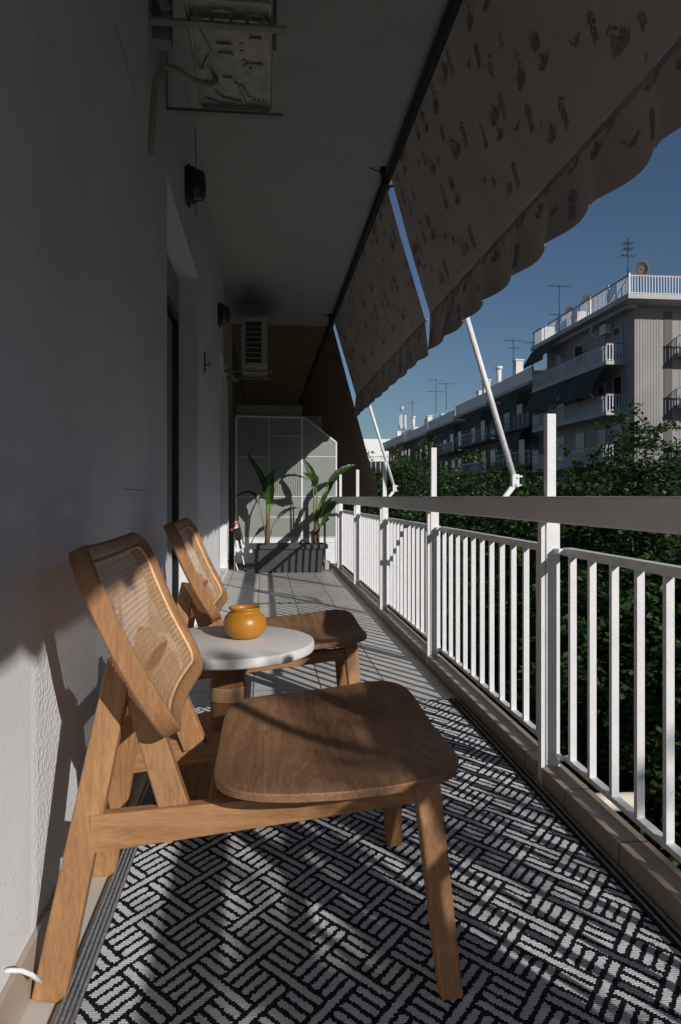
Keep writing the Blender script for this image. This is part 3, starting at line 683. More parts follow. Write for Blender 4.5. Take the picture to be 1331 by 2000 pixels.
tag(one(lambda b: (b.tube([(-.445,2.93,3.49),(-.44,2.93,3.2),(-.445,2.95,3.05),(-.40,3.0,2.95)], .022, 12), b.box(-.474,-.40,3.12,3.2,2.9,3.49)), 'pipe_trunking', M['acbracket']), 'grey insulated pipes beside the near air conditioner', 'pipes')
tag(one(lambda b: b.tube([(-.40,8.5,2.46),(-.39,8.5,2.40),(-.36,8.5,2.33),(-.33,8.5,2.30)], .014, 10), 'drain_hose', M['hose']), 'short pale hose hanging under the far air conditioner', 'hose')

# ------------------------------------------------------------------ bulkhead lamps, hook, wires
def lamp(label, y, z, s=1.0):
    t = thing('bulkhead_lamp', label, 'wall lamp', (WX2, y, z), 'oval bulkhead lamps on the house wall')
    n = 28; b = MB(); vs = []; fs = []
    prof = [(0,1,1),(.018,1,1),(.045,.98,.98),(.050,.90,.90)]
    for (x, sy, sz) in prof:
        for k in range(n): a = 2*math.pi*k/n; e = .72; vs.append((x, .065*s*sy*math.copysign(abs(math.cos(a))**e, math.cos(a)), .112*s*sz*math.copysign(abs(math.sin(a))**e, math.sin(a))))
    for i in range(3):
        for k in range(n): fs.append((i*n+k, i*n+(k+1)%n, (i+1)*n+(k+1)%n, (i+1)*n+k))
    b.add(vs, fs, 0, True); b.tube([(.02,0,-.135*s),(.02,0,-.11*s)], .008); b.tube([(.02,0,.11*s),(.02,0,.128*s)], .008); b.build('housing', M['black'], t)
    g = MB(); vs = []; fs = []
    for q, (x, f) in enumerate(((.045,.90),(.080,.88),(.105,.80),(.118,.60),(.122,.01))):
        for k in range(n): a = 2*math.pi*k/n; e = .75; vs.append((x, .062*s*f*math.copysign(abs(math.cos(a))**e, math.cos(a)), .106*s*f*math.copysign(abs(math.sin(a))**e, math.sin(a))))
    for i in range(4):
        for k in range(n): fs.append((i*n+k, i*n+(k+1)%n, (i+1)*n+(k+1)%n, (i+1)*n+k))
    g.add(vs, fs, 0, True); g.build('diffuser', mat('smoked_lamp_glass', (.05,.05,.045), .25), t)
    c = MB(); c.tube([(.04,0,.11*s),(.095,0,.085*s),(.118,0,.03*s),(.118,0,-.03*s),(.095,0,-.085*s),(.04,0,-.11*s)], .005, 8); c.tube([(.04,-.062*s,0),(.09,-.05*s,0),(.119,0,0),(.09,.05*s,0),(.04,.062*s,0)], .005, 8)
    c.build('guard', M['black'], t); return t
lamp('nearer black oval bulkhead lamp above the first door recess', 4.42, 2.84)
lamp('farther black oval bulkhead lamp beside the far air conditioner', 7.45, 2.82)
tag(one(lambda b: (b.tube([(WX2+.004,5.75,2.1),(WX2+.006,5.75,1.93)], .006, 8), b.tube([(WX2+.004,5.75,2.0),(WX2+.035,5.77,1.99),(WX2+.05,5.77,2.02)], .005, 8), b.tube([(WX2+.004,5.75,2.0),(WX2+.03,5.73,1.985)], .005, 8)), 'wall_hook', M['black']), 'small black hook on the wall between the two door recesses', 'hook')
tag(one(lambda b: b.tube([(WX2+.003,5.0,3.49),(WX2+.004,5.02,3.3),(WX2+.003,5.0,3.1),(WX2+.004,5.03,2.9)], .0025, 6), 'wall_wire', M['black']), 'thin dark wire hanging down the wall from the ceiling', 'wire')

# ------------------------------------------------------------------ glass partition
PY = 9.55
t = thing('glass_partition', 'white framed frosted glass screen with a sloping top corner at the end of the balcony', 'screen', (.28, PY, 0))
def P2d(px, py): q = at(px, py, PY); return (q.x-.28, q.z)
FR = .013
def bar(b, a, c, w=.020, d=.022):
    b.beam((a[0],0,a[1]), (c[0],0,c[1]), (0,1,0), d, w)
c_ = {k: P2d(*v) for k, v in dict(tl=(462,813), tr=(596,816), dr=(657,864), br=(657,1098), bl=(462,1098)).items()}
b = MB()
bar(b, c_['tl'], c_['tr']); bar(b, c_['tr'], c_['dr']); bar(b, c_['dr'], c_['br'], .022); bar(b, c_['bl'], c_['br'], .03); bar(b, c_['tl'], c_['bl'], .024)
xm = P2d(590, 900)[0]; xn = P2d(526, 900)[0]; zt = c_['tl'][1]; zb = c_['bl'][1]
bar(b, (xm, zt), (xm, zb), .022, .024); bar(b, (xn, zt), (xn, P2d(526,970)[1]), .010, .016)
for x0, x1, row in ((462,526,892),(526,590,852),(590,657,892),(462,590,970),(590,657,970),(526,584,1010),(462,657,1050),(462,657,1060)):
    z = P2d(x0, row)[1]; bar(b, (P2d(x0,row)[0], z), (P2d(x1,row)[0], z), .010, .018)
b.build('frame', M['white'], t, .002)
def pane(pts):
    b = MB(); n = len(pts); vs = [(x,-.003,z) for x, z in pts] + [(x,.003,z) for x, z in pts]
    b.add(vs, [tuple(range(n)), tuple(reversed(range(n, 2*n)))] + [(i, (i+1)%n, n+(i+1)%n, n+i) for i in range(n)]); return b
z1 = P2d(526,892)[1]; z2 = P2d(526,970)[1]; z3 = P2d(526,1050)[1]; zc = P2d(590,852)[1]
X0_, X1_ = c_['tl'][0], c_['dr'][0]
# ribbed upper panes, frosted lower ones
def ribbed(x0, x1, z0, z1_):
    b = MB(); n = int((x1-x0)/.006); vs = []; fs = []
    for i in range(n+1):
        x = x0+(x1-x0)*i/n; y = -.004+.004*math.sin(i*math.pi/2*1.0+.3)
        vs += [(x, y, z0), (x, y, z1_)]
    b.add(vs, [(2*i, 2*i+2, 2*i+3, 2*i+1) for i in range(n)]); return b
ribbed(X0_+.01, xn-.004, z1+.004, zt-.008).build('pane', M['frost'], t); ribbed(xn+.004, xm-.008, z2+.004, zt-.008).build('pane', M['frost'], t)
pane([(X0_+.01,z2),(xn,z2),(xn,z1-.004),(X0_+.01,z1-.004)]).build('pane', M['frost'], t)
pane([(X0_+.01,z3),(xm-.01,z3),(xm-.01,z2-.004),(X0_+.01,z2-.004)]).build('pane', M['frost'], t)
pane([(xm+.01,z3),(X1_-.01,z3),(X1_-.01,c_['dr'][1]-.01),(c_['tr'][0],zt-.012),(xm+.01,zt-.01)]).build('pane', M['frost'], t)
pane([(X0_+.01,zb),(X1_-.01,zb),(X1_-.01,z3-.006),(X0_+.01,z3-.006)]).build('kick_panel', M['white'], t)
# cabinet behind it
t = thing('cabinet', 'tall pale cabinet standing behind the glass partition', 'cabinet', (0.1, 10.2, 0))
one(lambda b: b.box(-.47,.41,-.25,.25,0,2.10), 'body', M['acwhite'], t, .004); one(lambda b: b.box(-.48,.42,-.27,.26,2.10,2.21), 'top', M['acwhite'], t, .004)
tag(box('storage_box', M['acwhite'], None, .53, .80, 10.0, 10.4, 0, 2.08, bevel=.004), 'narrow pale locker beside the cabinet behind the partition', 'locker')
tag(box('stone_block', M['slab'], None, .70, .86, 9.32, 9.47, 0, .105, bevel=.01), 'small beige stone block between planter and railing', 'block')

# ------------------------------------------------------------------ planter with two plants
t = thing('planter_box', 'long dark grey plastic planter in front of the glass partition', 'planter', (.30, 9.10, 0))
b = MB()
def taper(b, hx0, hx1, hy0, hy1, z0, z1):
    b.add([(-hx0,-hy0,z0),(hx0,-hy0,z0),(hx0,hy0,z0),(-hx0,hy0,z0),(-hx1,-hy1,z1),(hx1,-hy1,z1),(hx1,hy1,z1),(-hx1,hy1,z1)], [(0,3,2,1),(0,1,5,4),(1,2,6,5),(2,3,7,6),(3,0,4,7)])
taper(b, .415, .455, .125, .150, 0, .300)
b.build('tub', M['planter'], t, .006)
b = MB()
for (x0,x1,y0,y1) in ((-.492,.492,-.175,-.145),(-.492,.492,.145,.175),(-.492,-.45,-.145,.145),(.45,.492,-.145,.145)): b.box(x0,x1,y0,y1,.298,.352)
b.build('rim', M['planter'], t, .005)
one(lambda b: b.box(-.45,.45,-.145,.145,.27,.318), 'soil', M['soil'], t)
def leaf(name, pts, wid, parent, fold=.35, roll=Vector((0,-1,0)), m='leafg'):
    """blade along a bezier of points, folded along its midrib"""
    pts = [Vector(p) for p in pts]; n = 16; vs = []; fs = []
    def bez(t):
        q = pts[:]
        while len(q) > 1: q = [q[i].lerp(q[i+1], t) for i in range(len(q)-1)]
        return q[0]
    for i in range(n+1):
        tt = i/n; p0 = bez(tt); d = (bez(min(1,tt+.02))-bez(max(0,tt-.02))).normalized()
        s = d.cross(roll).normalized(); up = s.cross(d).normalized()
        w = wid*(math.sin(math.pi*min(1,(tt*.96+.04))**.75)**.8)
        rip = .006*math.sin(i*2.1)
        vs += [p0 - s*w + up*(w*fold+rip), p0 - s*w*.5 + up*(w*fold*.42), p0, p0 + s*w*.5 + up*(w*fold*.42), p0 + s*w + up*(w*fold-rip)]
    for i in range(n):
        for k in range(4): fs.append((i*5+k, i*5+k+1, (i+1)*5+k+1, (i+1)*5+k))
    b = MB(); b.add(vs, fs, 0, True); return b.build(name, M[m], parent)
def plant(label, bx, leaves, stalks, trunk):
    y = 9.10; base = at(bx, 1060, y); base.z = .31
    t = thing('banana_plant', label, 'plant', base, 'young banana plants in the planter')
    b = MB(); b.tube([Vector(p)-base for p in trunk[0]], trunk[1], 12); b.build('trunk', M['sheath'], t)
    for pts, r in stalks:
        b = MB(); b.tube([Vector(p)-base for p in pts], r, 8); b.build('leaf_stalk', M['stalk'], t)
    for pts, w, fold, roll in leaves: leaf('leaf', [Vector(p)-base for p in pts], w, t, fold, Vector(roll))
    return t
A = lambda px, py, y=9.10: at(px, py, y)
plant('left banana plant in the planter, with a tall leaf leaning left', 522,
  [((A(520,975), A(520,935), A(500,915), A(481,882)), .040, .6, (.2,-1,.1)),
   ((A(527,985), A(523,950,9.05), A(526,935,9.0), A(535,917,8.97)), .070, .7, (0,-1,.1)),
   ((A(505,985), A(500,958), A(478,958), A(458,972,9.0)), .036, .5, (0,-.5,1)),
   ((A(545,945,9.1), A(555,928), A(575,925,9.0), A(602,937,8.9)), .036, .5, (0,-.6,1)),
   ((A(543,1013), A(552,1000), A(570,993), A(585,992,8.95)), .034, .5, (0,-.7,.7))],
  [([A(520,1050), A(515,1020), A(508,990), A(499,975), A(494,970)], [.010,.008,.007,.006,.004]),
   ([A(523,1050), A(526,1010), A(530,975), A(540,950), A(548,935)], [.016,.014,.012,.008,.005]),
   ([A(522,1050), A(523,1000), A(522,960), A(520,930)], [.020,.018,.014,.008]),
   ([A(527,1050), A(532,1030), A(540,1015), A(552,1003)], [.008,.007,.006,.004])],
  ([A(522,1066), A(523,1045), A(524,1020), A(525,1000)], [.036,.032,.024,.018]))
plant('right banana plant in the planter, with leaves reaching over the railing', 617,
  [((A(612,945), A(611,920), A(600,912), A(592,895)), .045, .6, (.2,-1,0)),
   ((A(612,950), A(615,930,9.0), A(612,938,8.95), A(592,922,8.9)), .060, .6, (.2,-1,.3)),
   ((A(640,955), A(655,925), A(675,912), A(694,908,9.15)), .052, .35, (-.2,-.9,.5)),
   ((A(632,1020,9.0), A(640,985,9.0), A(655,985,8.95), A(664,975,8.9)), .044, .5, (.2,-1,.2)),
   ((A(618,1025), A(622,985), A(640,960), A(652,945)), .028, .6, (0,-1,0))],
  [([A(616,1050), A(614,1000), A(613,960), A(612,938)], [.016,.012,.009,.006]),
   ([A(619,1050), A(620,1000), A(632,965), A(648,940)], [.014,.011,.008,.006]),
   ([A(620,1052), A(625,1030), A(632,1010), A(640,998)], [.010,.009,.007,.005]),
   ([A(617,1050), A(619,1010), A(619,970), A(617,945)], [.012,.010,.008,.005])],
  ([A(617,1066), A(617,1045), A(619,1025), A(619,1005)], [.036,.034,.026,.020]))

# pole tool and tap pipe in the corner
t = thing('squeegee', 'white and black telescopic squeegee leaning in the corner left of the planter', 'squeegee', at(478,1112,9.0))
o_ = t.location.copy()
one(lambda b: b.tube([A(479,1112,9.0)-o_, A(469,1062,9.2)-o_], .008, 10), 'pole', M['white'], t)
one(lambda b: (b.tube([A(471,1072,9.16)-o_, A(467,1052,9.22)-o_], .016, 10)), 'grip', M['black'], t)
one(lambda b: (b.beam(A(467,1054,9.22)-o_, A(462,1033,9.3)-o_, (1,0,0), .075, .03)), 'squeegee_head', M['black'], t)
one(lambda b: (b.tube([A(480,1116,8.99)-o_, A(476,1104,9.02)-o_], .018, 10)), 'foot', M['black'], t)
t = thing('water_pipe', 'white water pipe with small red tap handle beside the partition', 'tap', at(459,1112,9.35)); o_ = t.location.copy()
one(lambda b: (b.tube([A(459,1112,9.35)-o_, A(459,1020,9.35)-o_], .010, 10), b.tube([A(459,1095,9.35)-o_, A(465,1114,9.2)-o_], .008, 8)), 'pipe', M['white'], t)
one(lambda b: (b.tube([A(453,1024,9.3)-o_, A(467,1022,9.28)-o_], .010, 8), b.tube([A(459,1030,9.3)-o_, A(460,1016,9.3)-o_], .009, 8), b.box(-.05,.03,-.06,-.04,.50,.53)), 'tap_handle', M['red'], t)
tag(one(lambda b: b.beam(A(463,1078,9.45), A(474,1062,9.45), (1,0,0), .09, .02), 'notice_card', M['white']), 'blank white card leaning behind the squeegee', 'card')

# ------------------------------------------------------------------ trees
def leaf_material():
    m = bpy.data.materials.new('street_tree_leaf'); m.use_nodes = True; N = m.node_tree.nodes; L = m.node_tree.links; p = N['Principled BSDF']
    g = N.new('ShaderNodeNewGeometry'); r = N.new('ShaderNodeValToRGB'); e = r.color_ramp.elements
    e[0].color = (.018,.045,.012,1); e[1].color = (.085,.125,.03,1); e.new(.75).color = (.042,.078,.018,1); L.new(g.outputs['Random Per Island'], r.inputs[0]); L.new(r.outputs[0], p.inputs['Base Color'])
    p.inputs['Roughness'].default_value = .45; p.inputs['Specular IOR Level'].default_value = .4
    tr = N.new('ShaderNodeBsdfTranslucent'); L.new(r.outputs[0], tr.inputs[0]); mx = N.new('ShaderNodeMixShader'); mx.inputs[0].default_value = .25
    L.new(p.outputs[0], mx.inputs[1]); L.new(tr.outputs[0], mx.inputs[2]); L.new(mx.outputs[0], N['Material Output'].inputs[0]); return m
LEAF = leaf_material()
def tree_meshes(seed, H, RX_, RZ, cz, nleaf, ls):
    """trunk with limbs, crown of leaflets gathered in clusters round branch ends"""
    g = np.random.default_rng(seed); rr = random.Random(seed)
    b = MB(); b.tube([(0,0,0),(.05,.02,H*.2),(-.03,.05,H*.4),(0,0,cz-RZ*.2)], [.22,.19,.16,.12], 10)
    ends = []
    for k in range(16):
        a = rr.random()*6.283; el = rr.uniform(.1,1.35); l = rr.uniform(.6,.95)
        tip = Vector((math.cos(a)*math.cos(el)*RX_*l, math.sin(a)*math.cos(el)*RX_*l, cz + math.sin(el)*RZ*l*.9 - RZ*.2))
        st = Vector((0,0,H*rr.uniform(.3,.5))); mid = st.lerp(tip,.5)+Vector((0,0,.4)); b.tube([st, mid, tip], [.08,.045,.015], 6)
        ends.append(tip)
    trunk = b
    nc = 360
    u = g.normal(size=(nc,3)); u /= np.linalg.norm(u, axis=1)[:,None]; rad = g.random(nc)**.38
    lump = 1 + .22*np.sin(u[:,0]*4+seed)*np.cos(u[:,1]*5+seed*2) + .14*np.sin(u[:,2]*7+seed)
    C = u*rad[:,None]*lump[:,None]*np.array([RX_,RX_,RZ]) + np.array([0,0,cz])
    # each cluster is a spray: a few drooping twigs with paired leaflets
    per = nleaf//nc; idx = np.repeat(np.arange(nc), per); n = len(idx)
    tw = g.integers(0, 9, n); tdir = g.normal(size=(nc,9,3)); tdir[:,:,2] *= .5; tdir /= np.linalg.norm(tdir, axis=2)[:,:,None]
    s = g.random(n)*.72; pos = C[idx] + tdir[idx,tw]*s[:,None] + np.stack([np.zeros(n),np.zeros(n),-.35*s*s], 1) + g.normal(size=(n,3))*.035
    side = np.cross(tdir[idx,tw], [0,0,1.0]); side /= (np.linalg.norm(side,axis=1)[:,None]+1e-6)
    sg = np.where(g.random(n) < .5, -1, 1)[:,None]
    ax = side*sg + tdir[idx,tw]*.6 + g.normal(size=(n,3))*.35; ax /= np.linalg.norm(ax,axis=1)[:,None]
    nb = g.normal(size=(n,3))*.5 + np.array([0,0,1.0]); bx = np.cross(ax, nb); bx /= np.linalg.norm(bx,axis=1)[:,None]
    l = (ls*(.7+.6*g.random(n)))[:,None]; w = l*.34
    V = np.empty((n,4,3)); V[:,0] = pos; V[:,1] = pos+ax*l*.5+bx*w; V[:,2] = pos+ax*l; V[:,3] = pos+ax*l*.5-bx*w
    me = bpy.data.meshes.new('crown'); me.vertices.add(n*4); me.vertices.foreach_set('co', V.reshape(-1)); me.loops.add(n*4); me.loops.foreach_set('vertex_index', np.arange(n*4))
    me.polygons.add(n); me.polygons.foreach_set('loop_start', np.arange(n)*4); me.polygons.foreach_set('loop_total', np.full(n,4)); me.materials.append(LEAF); me.update(); me.validate()
    return trunk, me
KINDS = [tree_meshes(11, 10, 2.9, 3.7, 7.4, 95000, .092), tree_meshes(23, 10, 3.0, 3.9, 7.2, 95000, .092), tree_meshes(5, 9, 2.6, 3.4, 6.6, 60000, .11)]
TR = []
trunkmesh = []
def tree(x, y, top, kind, rz, label, sc_=1.0):
    tk, me = KINDS[kind]
    t = thing('street_tree', label, 'tree', (x, y, GZ), 'leafy street trees below the balcony')
    hh = [11.1, 11.1, 10.0][kind]*sc_
    t.scale = (sc_, sc_, (top-GZ)/hh*sc_); t.rotation_euler.z = rz
    if len(trunkmesh) <= kind or trunkmesh[kind] is None:
        while len(trunkmesh) <= kind: trunkmesh.append(None)
        o = tk.build('trunk', M['bark'], t); trunkmesh[kind] = o.data
    else:
        o = bpy.data.objects.new('trunk', trunkmesh[kind]); col.objects.link(o); o.parent = t
    c = bpy.data.objects.new('crown', me); col.objects.link(c); c.parent = t
    return t
for x, y, top, k, rz, lab in (
    (6.3, 6.4, 1.2, 0, .3, 'leafy tree filling the view through the nearest railing bars, rightmost and closest'),
    (5.6, 9.6, 1.95, 1, 2.1, 'bushy tree rising above the handrail at the right edge of the photo'),
    (7.6, 13.2, 2.35, 0, 4.0, 'leafy tree in front of the pale corner apartment block'),
    (5.2, 14.6, .9, 1, 5.2, 'lower tree seen through the railing bars left of the bushy right one'),
    (5.9, 19.0, 2.0, 2, 1.2, 'low tree under the dark balconies, between the two floral awning arms'),
    (10.5, 20.0, 2.7, 0, 3.0, 'tree behind the tall post stub, below the corner block'),
    (5.0, 24.5, 2.7, 1, .9, 'dark green tree just right of the far awning arm'),
    (6.9, 31.0, 3.2, 0, 2.7, 'tree farther down the street beside the far awning arm'),
    (4.3, 33.0, 3.0, 2, 4.4, 'wispy tree touching the edge of the brown awning'),
    (5.6, 44.0, 3.4, 1, 1.7, 'distant tree low in front of the white office building'),
    (16.5, 33.0, 2.4, 0, .2, 'tree on the opposite pavement below the corner block'),
    (16.5, 46.0, 3.6, 1, 2.2, 'tree on the opposite pavement in front of the dark balconies')):
    tree(x, y, top, k, rz, lab)
# the same row of trees behind the camera, whose crowns dapple the rug
tree(4.6, -5.4, 3.3, 1, 1.0, 'street tree behind the camera, nearer one', .9)
tree(3.8, -4.4, 3.15, 0, 3.3, 'lowest street tree behind the camera, nearest the balcony', .92)
tree(6.2, -9.6, 4.1, 0, 2.0, 'street tree behind the camera, farther one', .9)

# ------------------------------------------------------------------ buildings across the street
BX = 21.3
def bars_x(b, x0, x1, y, z0, h, step=.16, th=.02):       # railing running along x
    b.box(x0, x1, y-.02, y+.02, z0+h-.04, z0+h); b.box(x0, x1, y-.012, y+.012, z0+.06, z0+.09)
    n = int((x1-x0)/step)
    for k in range(n+1): x = x0+(x1-x0)*k/max(1,n); b.box(x-th, x+th, y-.01, y+.01, z0, z0+h-.04)
def bars_y(b, x, y0, y1, z0, h, step=.16, th=.02):
    b.box(x-.02, x+.02, y0, y1, z0+h-.04, z0+h); b.box(x-.012, x+.012, y0, y1, z0+.06, z0+.09)
    n = int((y1-y0)/step)
    for k in range(n+1): y = y0+(y1-y0)*k/max(1,n); b.box(x-.01, x+.01, y-th, y+th, z0, z0+h-.04)
# --- corner block
Y0, Y1 = 39.4, 52.4; RZ = 12.0; FX = 20.1
bl = thing('apartment_block', 'pale corner apartment block with white roof railing and green awnings', 'building')
def body(b):
    b.box(BX, 40, Y0, Y1, GZ, RZ-.01)
    # vertical ribs of the render on the lit end wall
    for k in range(9): x = BX+.10+k*.17; b.box(x, x+.07, Y0-.018, Y0, GZ, RZ-.3)
    for k in range(26): x = BX+2.7+k*.22; b.box(x, x+.05, Y0-.015, Y0, GZ, RZ-.3)
    b.box(BX-.03, BX+.0, Y0, Y0+.35, GZ, RZ-.3)
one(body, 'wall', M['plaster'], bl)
one(lambda b: (b.box(FX, 40, Y0-1.5, Y1+.2, RZ-.02, RZ+.24), b.box(BX-.6, BX, Y0-.3, Y1, RZ-.22, RZ-.02)), 'roof', M['slab'], bl)
rb = MB(); bars_x(rb, FX+.1, 34, Y0-1.4, RZ+.24, 1.05, .17); bars_y(rb, FX+.1, Y0-1.4, Y1, RZ+.24, 1.05, .17)
for k in range(6): y = Y0-1.4+k*2.4; rb.box(FX+.05, FX+.15, y-.05, y+.05, RZ+.24, RZ+1.4)
rb.build('roof_railing', M['farwhite'], bl)
one(lambda b: (b.box(FX+.05, 34, Y0-1.43, Y0-1.37, RZ+1.29, RZ+1.34), b.box(FX+.07, FX+.13, Y0-1.4, Y1, RZ+1.29, RZ+1.34)), 'roof_handrail', M['brick'], bl)
box('chimney', M['plaster3'], bl, FX+.4, FX+1.4, Y1-1.0, Y1+.1, RZ+.24, RZ+1.6); box('chimney', M['plaster3'], bl, FX+.5, FX+1.3, 45.6, 46.4, RZ+.24, RZ+1.25)
# recess strip (dark vertical shaft) on the end wall
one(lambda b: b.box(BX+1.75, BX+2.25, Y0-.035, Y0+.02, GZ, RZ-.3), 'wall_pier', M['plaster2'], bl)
for fz in (9.0, 6.0, 3.0, 0.0, -3.0, -6.0):
    s = MB(); s.box(FX, BX, Y0+1.1, Y1-.1, fz-.22, fz); sl_ = s.build('balcony', M['slab'], bl)
    r_ = MB(); bars_y(r_, FX+.05, Y0+1.15, Y1-.1, fz, 1.0, .15, .024); bars_x(r_, FX+.05, BX, Y0+1.15, fz, 1.0, .17, .03); r_.build('railing', M['farwhite'], sl_)
    h_ = MB(); h_.box(FX+.02, FX+.08, Y0+1.12, Y1-.1, fz+1.0, fz+1.05); h_.box(FX+.05, BX, Y0+1.12, Y0+1.18, fz+1.0, fz+1.05); h_.build('handrail', M['brick'], sl_)
    for (a, c, z0, z1_) in ((Y0+1.5,Y0+2.5,.05,2.2),(Y0+3.6,Y0+4.5,.9,2.1),(Y0+6.6,Y0+8.0,.05,2.2),(Y0+9.8,Y0+11.2,.05,2.2)):
        w_ = MB(); w_.box(BX-.03, BX+.01, a, c, fz+z0, fz+z1_); wo = w_.build('window', M['window'], bl)
        g_ = MB(); g_.box(BX-.06, BX-.03, a-.06, a, fz+z0, fz+z1_+.06); g_.box(BX-.06, BX-.03, c, c+.06, fz+z0, fz+z1_+.06); g_.box(BX-.06, BX-.03, a, c, fz+z1_, fz+z1_+.06); g_.build('frame', M['farwhite'], wo)
    # balcony on the street-end wall
    s = MB(); s.box(BX+2.5, 34, Y0-1.35, Y0-.045, fz+.05, fz+.27); sl_ = s.build('balcony', M['slab'], bl)
    r_ = MB(); bars_x(r_, BX+2.55, 34, Y0-1.3, fz+.27, 1.0, .2, .035); bars_y(r_, BX+2.55, Y0-1.3, Y0-.06, fz+.27, 1.0, .2, .035); r_.build('railing', M['farwhite'], sl_)
    h_ = MB(); h_.box(BX+2.5, 34, Y0-1.34, Y0-1.26, fz+1.27, fz+1.33); h_.build('handrail', M['brick'], sl_)
    for a in (BX+3.6, BX+6.4):
        w_ = MB(); w_.box(a, a+1.2, Y0-.05, Y0+.02, fz+.3, fz+2.4); w_.build('window', M['window'], bl)
def cloth(y0, y1, z, drop, out, x=FX):
    b = MB(); n = 10; vs = []
    for i in range(n+1):
        y = y0+(y1-y0)*i/n; vs += [(x+.1, y, z), (x-out+.05*math.sin(i), y, z-drop), (x-out-.02, y, z-drop-.25)]
    b.add(vs, [(i*3+j, i*3+3+j, i*3+4+j, i*3+1+j) for i in range(n) for j in range(2)], 0); return b
cloth(Y0+1.4, Y0+6.2, 8.75, 1.55, .9).build('awning', M['greencloth'], bl); cloth(Y0+6.4, Y1-.3, 8.75, 1.35, .8).build('awning', M['greencloth'], bl)
cloth(Y0+9.5, Y1+.3, 11.9, 1.0, .5).build('awning', M['greencloth'], bl)
b = MB(); b.box(BX-.45, BX-.05, Y0+2.7, Y0+3.5, 11.0, 11.6); b.build('air_conditioner', M['farwhite'], bl)
one(lambda b: b.tube([(FX+.05,Y0+2.2,10.4),(FX-.5,Y0+2.2,10.9),(FX-.35,Y0+2.2,11.2)], .045, 6), 'awning_arm', M['farwhite'], bl); one(lambda b: b.tube([(FX+.05,Y0+2.6,6.9),(FX-.6,Y0+2.6,7.5),(FX-.2,Y0+2.6,8.1)], .045, 6), 'awning_arm', M['farwhite'], bl)
shift(bl, (BX, Y0, GZ))

# --- the darker row of blocks that follows
specs = [(52.6, 63.0, 9.5, 'plaster2', 'dark balconied apartment block next to the corner block'),
         (63.2, 74.5, 9.2, 'plaster2', 'apartment block with blue balcony screens, second after the corner block'),
         (74.7, 87.5, 8.9, 'plaster2', 'apartment block with tall white chimney stack, in the middle of the row'),
         (87.7, 102.0, 8.7, 'plaster2', 'distant apartment block with white roof parapet'),
         (102.2, 122.0, 8.8, 'plaster2', 'farthest apartment block of the row, beside the radio mast')]
for bi, (y0, y1, rz_, m_, lab) in enumerate(specs):
    rr = random.Random(bi+40)
    t = thing('apartment_block', lab, 'building')
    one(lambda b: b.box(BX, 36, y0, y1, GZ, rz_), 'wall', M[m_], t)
    one(lambda b: b.box(FX-.15, 36.2, y0-.05, y1, rz_, rz_+.25), 'roof', M['slab'], t)
    px_ = MB(); px_.box(FX+.1, FX+.25, y0, y1, rz_+.25, rz_+1.35); px_.box(FX+.25, 33, y0+.02, y0+.2, rz_+.25, rz_+1.05)
    px_.box(FX+3.0, 33, y0+2.5+bi, y1-3, rz_+.25, rz_+(2.9 if bi in (2,4) else 2.1))
    px_.build('parapet', M['plaster3'], t)
    for k in range(1 + bi % 2):
        cn = MB(); y = y0+rr.uniform(1.5, y1-y0-1.5); h = rr.uniform(1.6, 2.8); cn.box(FX+.5, FX+1.1, y-.35, y+.35, rz_+.25, rz_+h); cn.box(FX+.42, FX+1.18, y-.42, y+.42, rz_+h, rz_+h+.12)
        cn.build('chimney', M['plaster3'], t)
    fz = rz_-3.0; fl = 0
    while fz > GZ+2:
        a = y0+.4; c = y1-.4
        s = MB(); s.box(FX, BX, a, c, fz-.2, fz); sl_ = s.build('balcony', M['plaster2'], t)
        r_ = MB(); r_.box(FX+.03, FX+.07, a, c, fz+.97, fz+1.02); r_.box(FX+.03, FX+.06, a, c, fz+.55, fz+.58)
        k = a
        while k < c: r_.box(FX+.02, FX+.06, k-.02, k+.02, fz, fz+1.0); k += 1.0 if bi < 1 else .8
        r_.box(FX+.05, BX, a, a+.04, fz+.97, fz+1.02); r_.build('railing', M['farwhite' if (bi+fl) % 3 else 'dish'], sl_)
        if (fl+bi) % 2 == 0:
            q = MB(); ya = a+rr.uniform(0, 2); q.box(FX+.07, FX+.09, ya, ya+rr.uniform(3, 5), fz+.05, fz+.95); q.build('screen', mat('blue_grey_screen', (.16,.18,.22), .8), sl_)
        k = a+1
        while k < c-1.6:
            w_ = MB(); w_.box(BX-.03, BX+.02, k, k+1.3, fz+.05, fz+2.2); w_.build('window', M['window'], t); k += rr.uniform(2.4, 3.6)
        if rr.random() < .7:
            ya = a+rr.uniform(0, 3); cloth(ya, ya+rr.uniform(3, 5), fz+2.75, 1.2, .5, FX+.2).build('awning', M[rr.choice(['greencloth','aw_dark','brick'])], t)
        fz -= 3.0; fl += 1
    shift(t, (BX, y0, GZ))

# unseen block across the street, added to cut low sky light on the balcony
t = thing('apartment_block', 'grey apartment block on the near corner, unseen right of the frame, added to cut sky light', 'building')
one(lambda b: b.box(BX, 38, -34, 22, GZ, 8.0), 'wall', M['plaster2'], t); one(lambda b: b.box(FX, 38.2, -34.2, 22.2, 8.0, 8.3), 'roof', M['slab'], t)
for f_ in range(5):
    z = 5.0-3*f_; s_ = box('balcony', M['slab'], t, FX, BX, -33, 21, z-.2, z)
    r_ = MB(); bars_y(r_, FX+.05, -33, 21, z, 1.0, .5, .02); r_.build('railing', M['farwhite'], s_)
    for k in range(12): box('window', M['window'], t, BX-.03, BX+.02, -32+k*4.4, -30.4+k*4.4, z+.05, z+2.2)
shift(t, (BX, 0, GZ))
